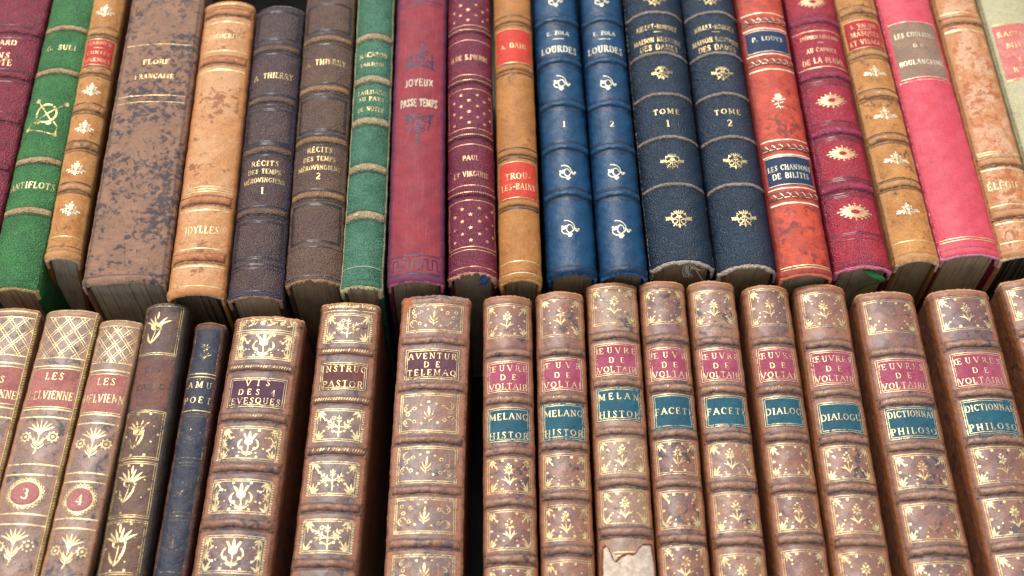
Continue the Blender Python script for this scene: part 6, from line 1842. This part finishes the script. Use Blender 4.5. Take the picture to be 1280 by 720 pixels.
 ('frame', 7.6, 27.3, 'gold', True, 0.22, 1.3, 0.9, 1, True, 1.3, False), ('orn', 'sprig', 17.4, 1.2, 'gold', 0.0, 1)]},
{'name': 'pink_and_teal_labelled_book',
 'label': 'volume cropped by the frame at the end of the lower row',
 'group': 'matching brown volumes with pink and teal labels',
 'rise': 3.4,
 'L': 168,
 'rho': 2.4,
 'mat': {'base': '#8e5a3c', 'second': '#704e44', 'rim': '#965c36', 'worn': '#b48660', 'rough': 0.34, 'wax': 0.32, 'mott': 0.8, 'speck': '#241a26', 'speck_amt': 0.3, 'scuff': 0.2, 'grain': 'calf', 'spec': 0.55},
 'jwear': 0.35,
 'fray': 1.0,
 'W': 28.5,
 'D': 112,
 'loc': (275.6, -161.4, 0),
 'yaw': 2.93,
 'seed': 49,
 'feat': [('band', 136.7, 4.4, 1.9, {'base': '#9a6c4e', 'second': '#80563c', 'worn': '#c09872'}, 0.2, None), ('band', 109.3, 4.4, 1.9, {'base': '#9a6c4e', 'second': '#80563c', 'worn': '#c09872'}, 0.2, 'faint'),
 ('band', 83.1, 4.4, 1.9, {'base': '#9a6c4e', 'second': '#80563c', 'worn': '#c09872'}, 0.2, None), ('band', 56.9, 4.4, 1.9, {'base': '#9a6c4e', 'second': '#80563c', 'worn': '#c09872'}, 0.2, 'faint'),
 ('band', 31.0, 4.4, 1.9, {'base': '#9a6c4e', 'second': '#80563c', 'worn': '#c09872'}, 0.2, None),
 ('label', 112.9, 132.5, {'base': '#963850', 'second': '#a44a60', 'worn': '#c48c9a', 'mott': 1.0, 'scuff': 0.4}, [('ŒUVRES', 127.6, 3.1), ('DE', 122.0, 2.9, 8), ('VOLTAIRE', 116.8, 3.1)], 'gold', True, None, True, 0.18,
 0.22, 0.0),
 ('label', 85.7, 105.3, {'base': '#084c5e', 'second': '#0d5564', 'worn': '#7fa3a3', 'mott': 0.9, 'scuff': 0.2}, [('DICTIONNAI', 100.1, 3.2), ('PHILOSO', 89.9, 3.2)], 'gold', True, None, True, 0.18, 0.22, 0.0),
 ('frame', 144.3, 162.6, 'gold', True, 0.22, 1.3, 0.9, 1, True, 1.3, False), ('orn', 'sprig', 153.4, 1.2, 'mid', 0.0, 1), ('frame', 60.9, 79.7, 'gold', True, 0.22, 1.3, 0.9, 1, True, 1.3, False),
 ('orn', 'sprig', 70.2, 1.2, 'faint', 0.0, 1), ('frame', 34.9, 53.2, 'mid', True, 0.22, 1.3, 0.9, 1, True, 1.3, False), ('orn', 'sprig', 44.0, 1.2, 'mid', 0.0, 1),
 ('frame', 4.5, 26.4, 'gold', True, 0.22, 1.3, 0.9, 1, True, 1.3, False), ('orn', 'sprig', 15.3, 1.2, 'faint', 0.0, 1)]},
]

# ------------------------------------------------------------------ the stall under the books
def slab(name, x0, x1, y0, y1, z0, z1, mat):
    V = [(x * MM, y * MM, z * MM) for x in (x0, x1) for y in (y0, y1) for z in (z0, z1)]
    F = [(0, 1, 3, 2), (4, 6, 7, 5), (0, 4, 5, 1), (2, 3, 7, 6), (0, 2, 6, 4), (1, 5, 7, 3)]
    o = mesh_object(name, V, F, mat, None, smooth=False)
    o['kind'] = 'structure'
    return o
wood = plain('dark_painted_wood', '#1b1c18', '#2a2a22', .7, 60, 3)
slab('floor', -420, 420, -260, 345, -130, -112.2, wood)
slab('wall_back', -420, 420, 345.2, 360, -130, 18, wood)
slab('wall_left', -435, -420.2, -260, 360, -130, 18, wood)
slab('wall_right', 420.2, 435, -260, 360, -130, 18, wood)

for d in BOOKS:
    Book(d).build()
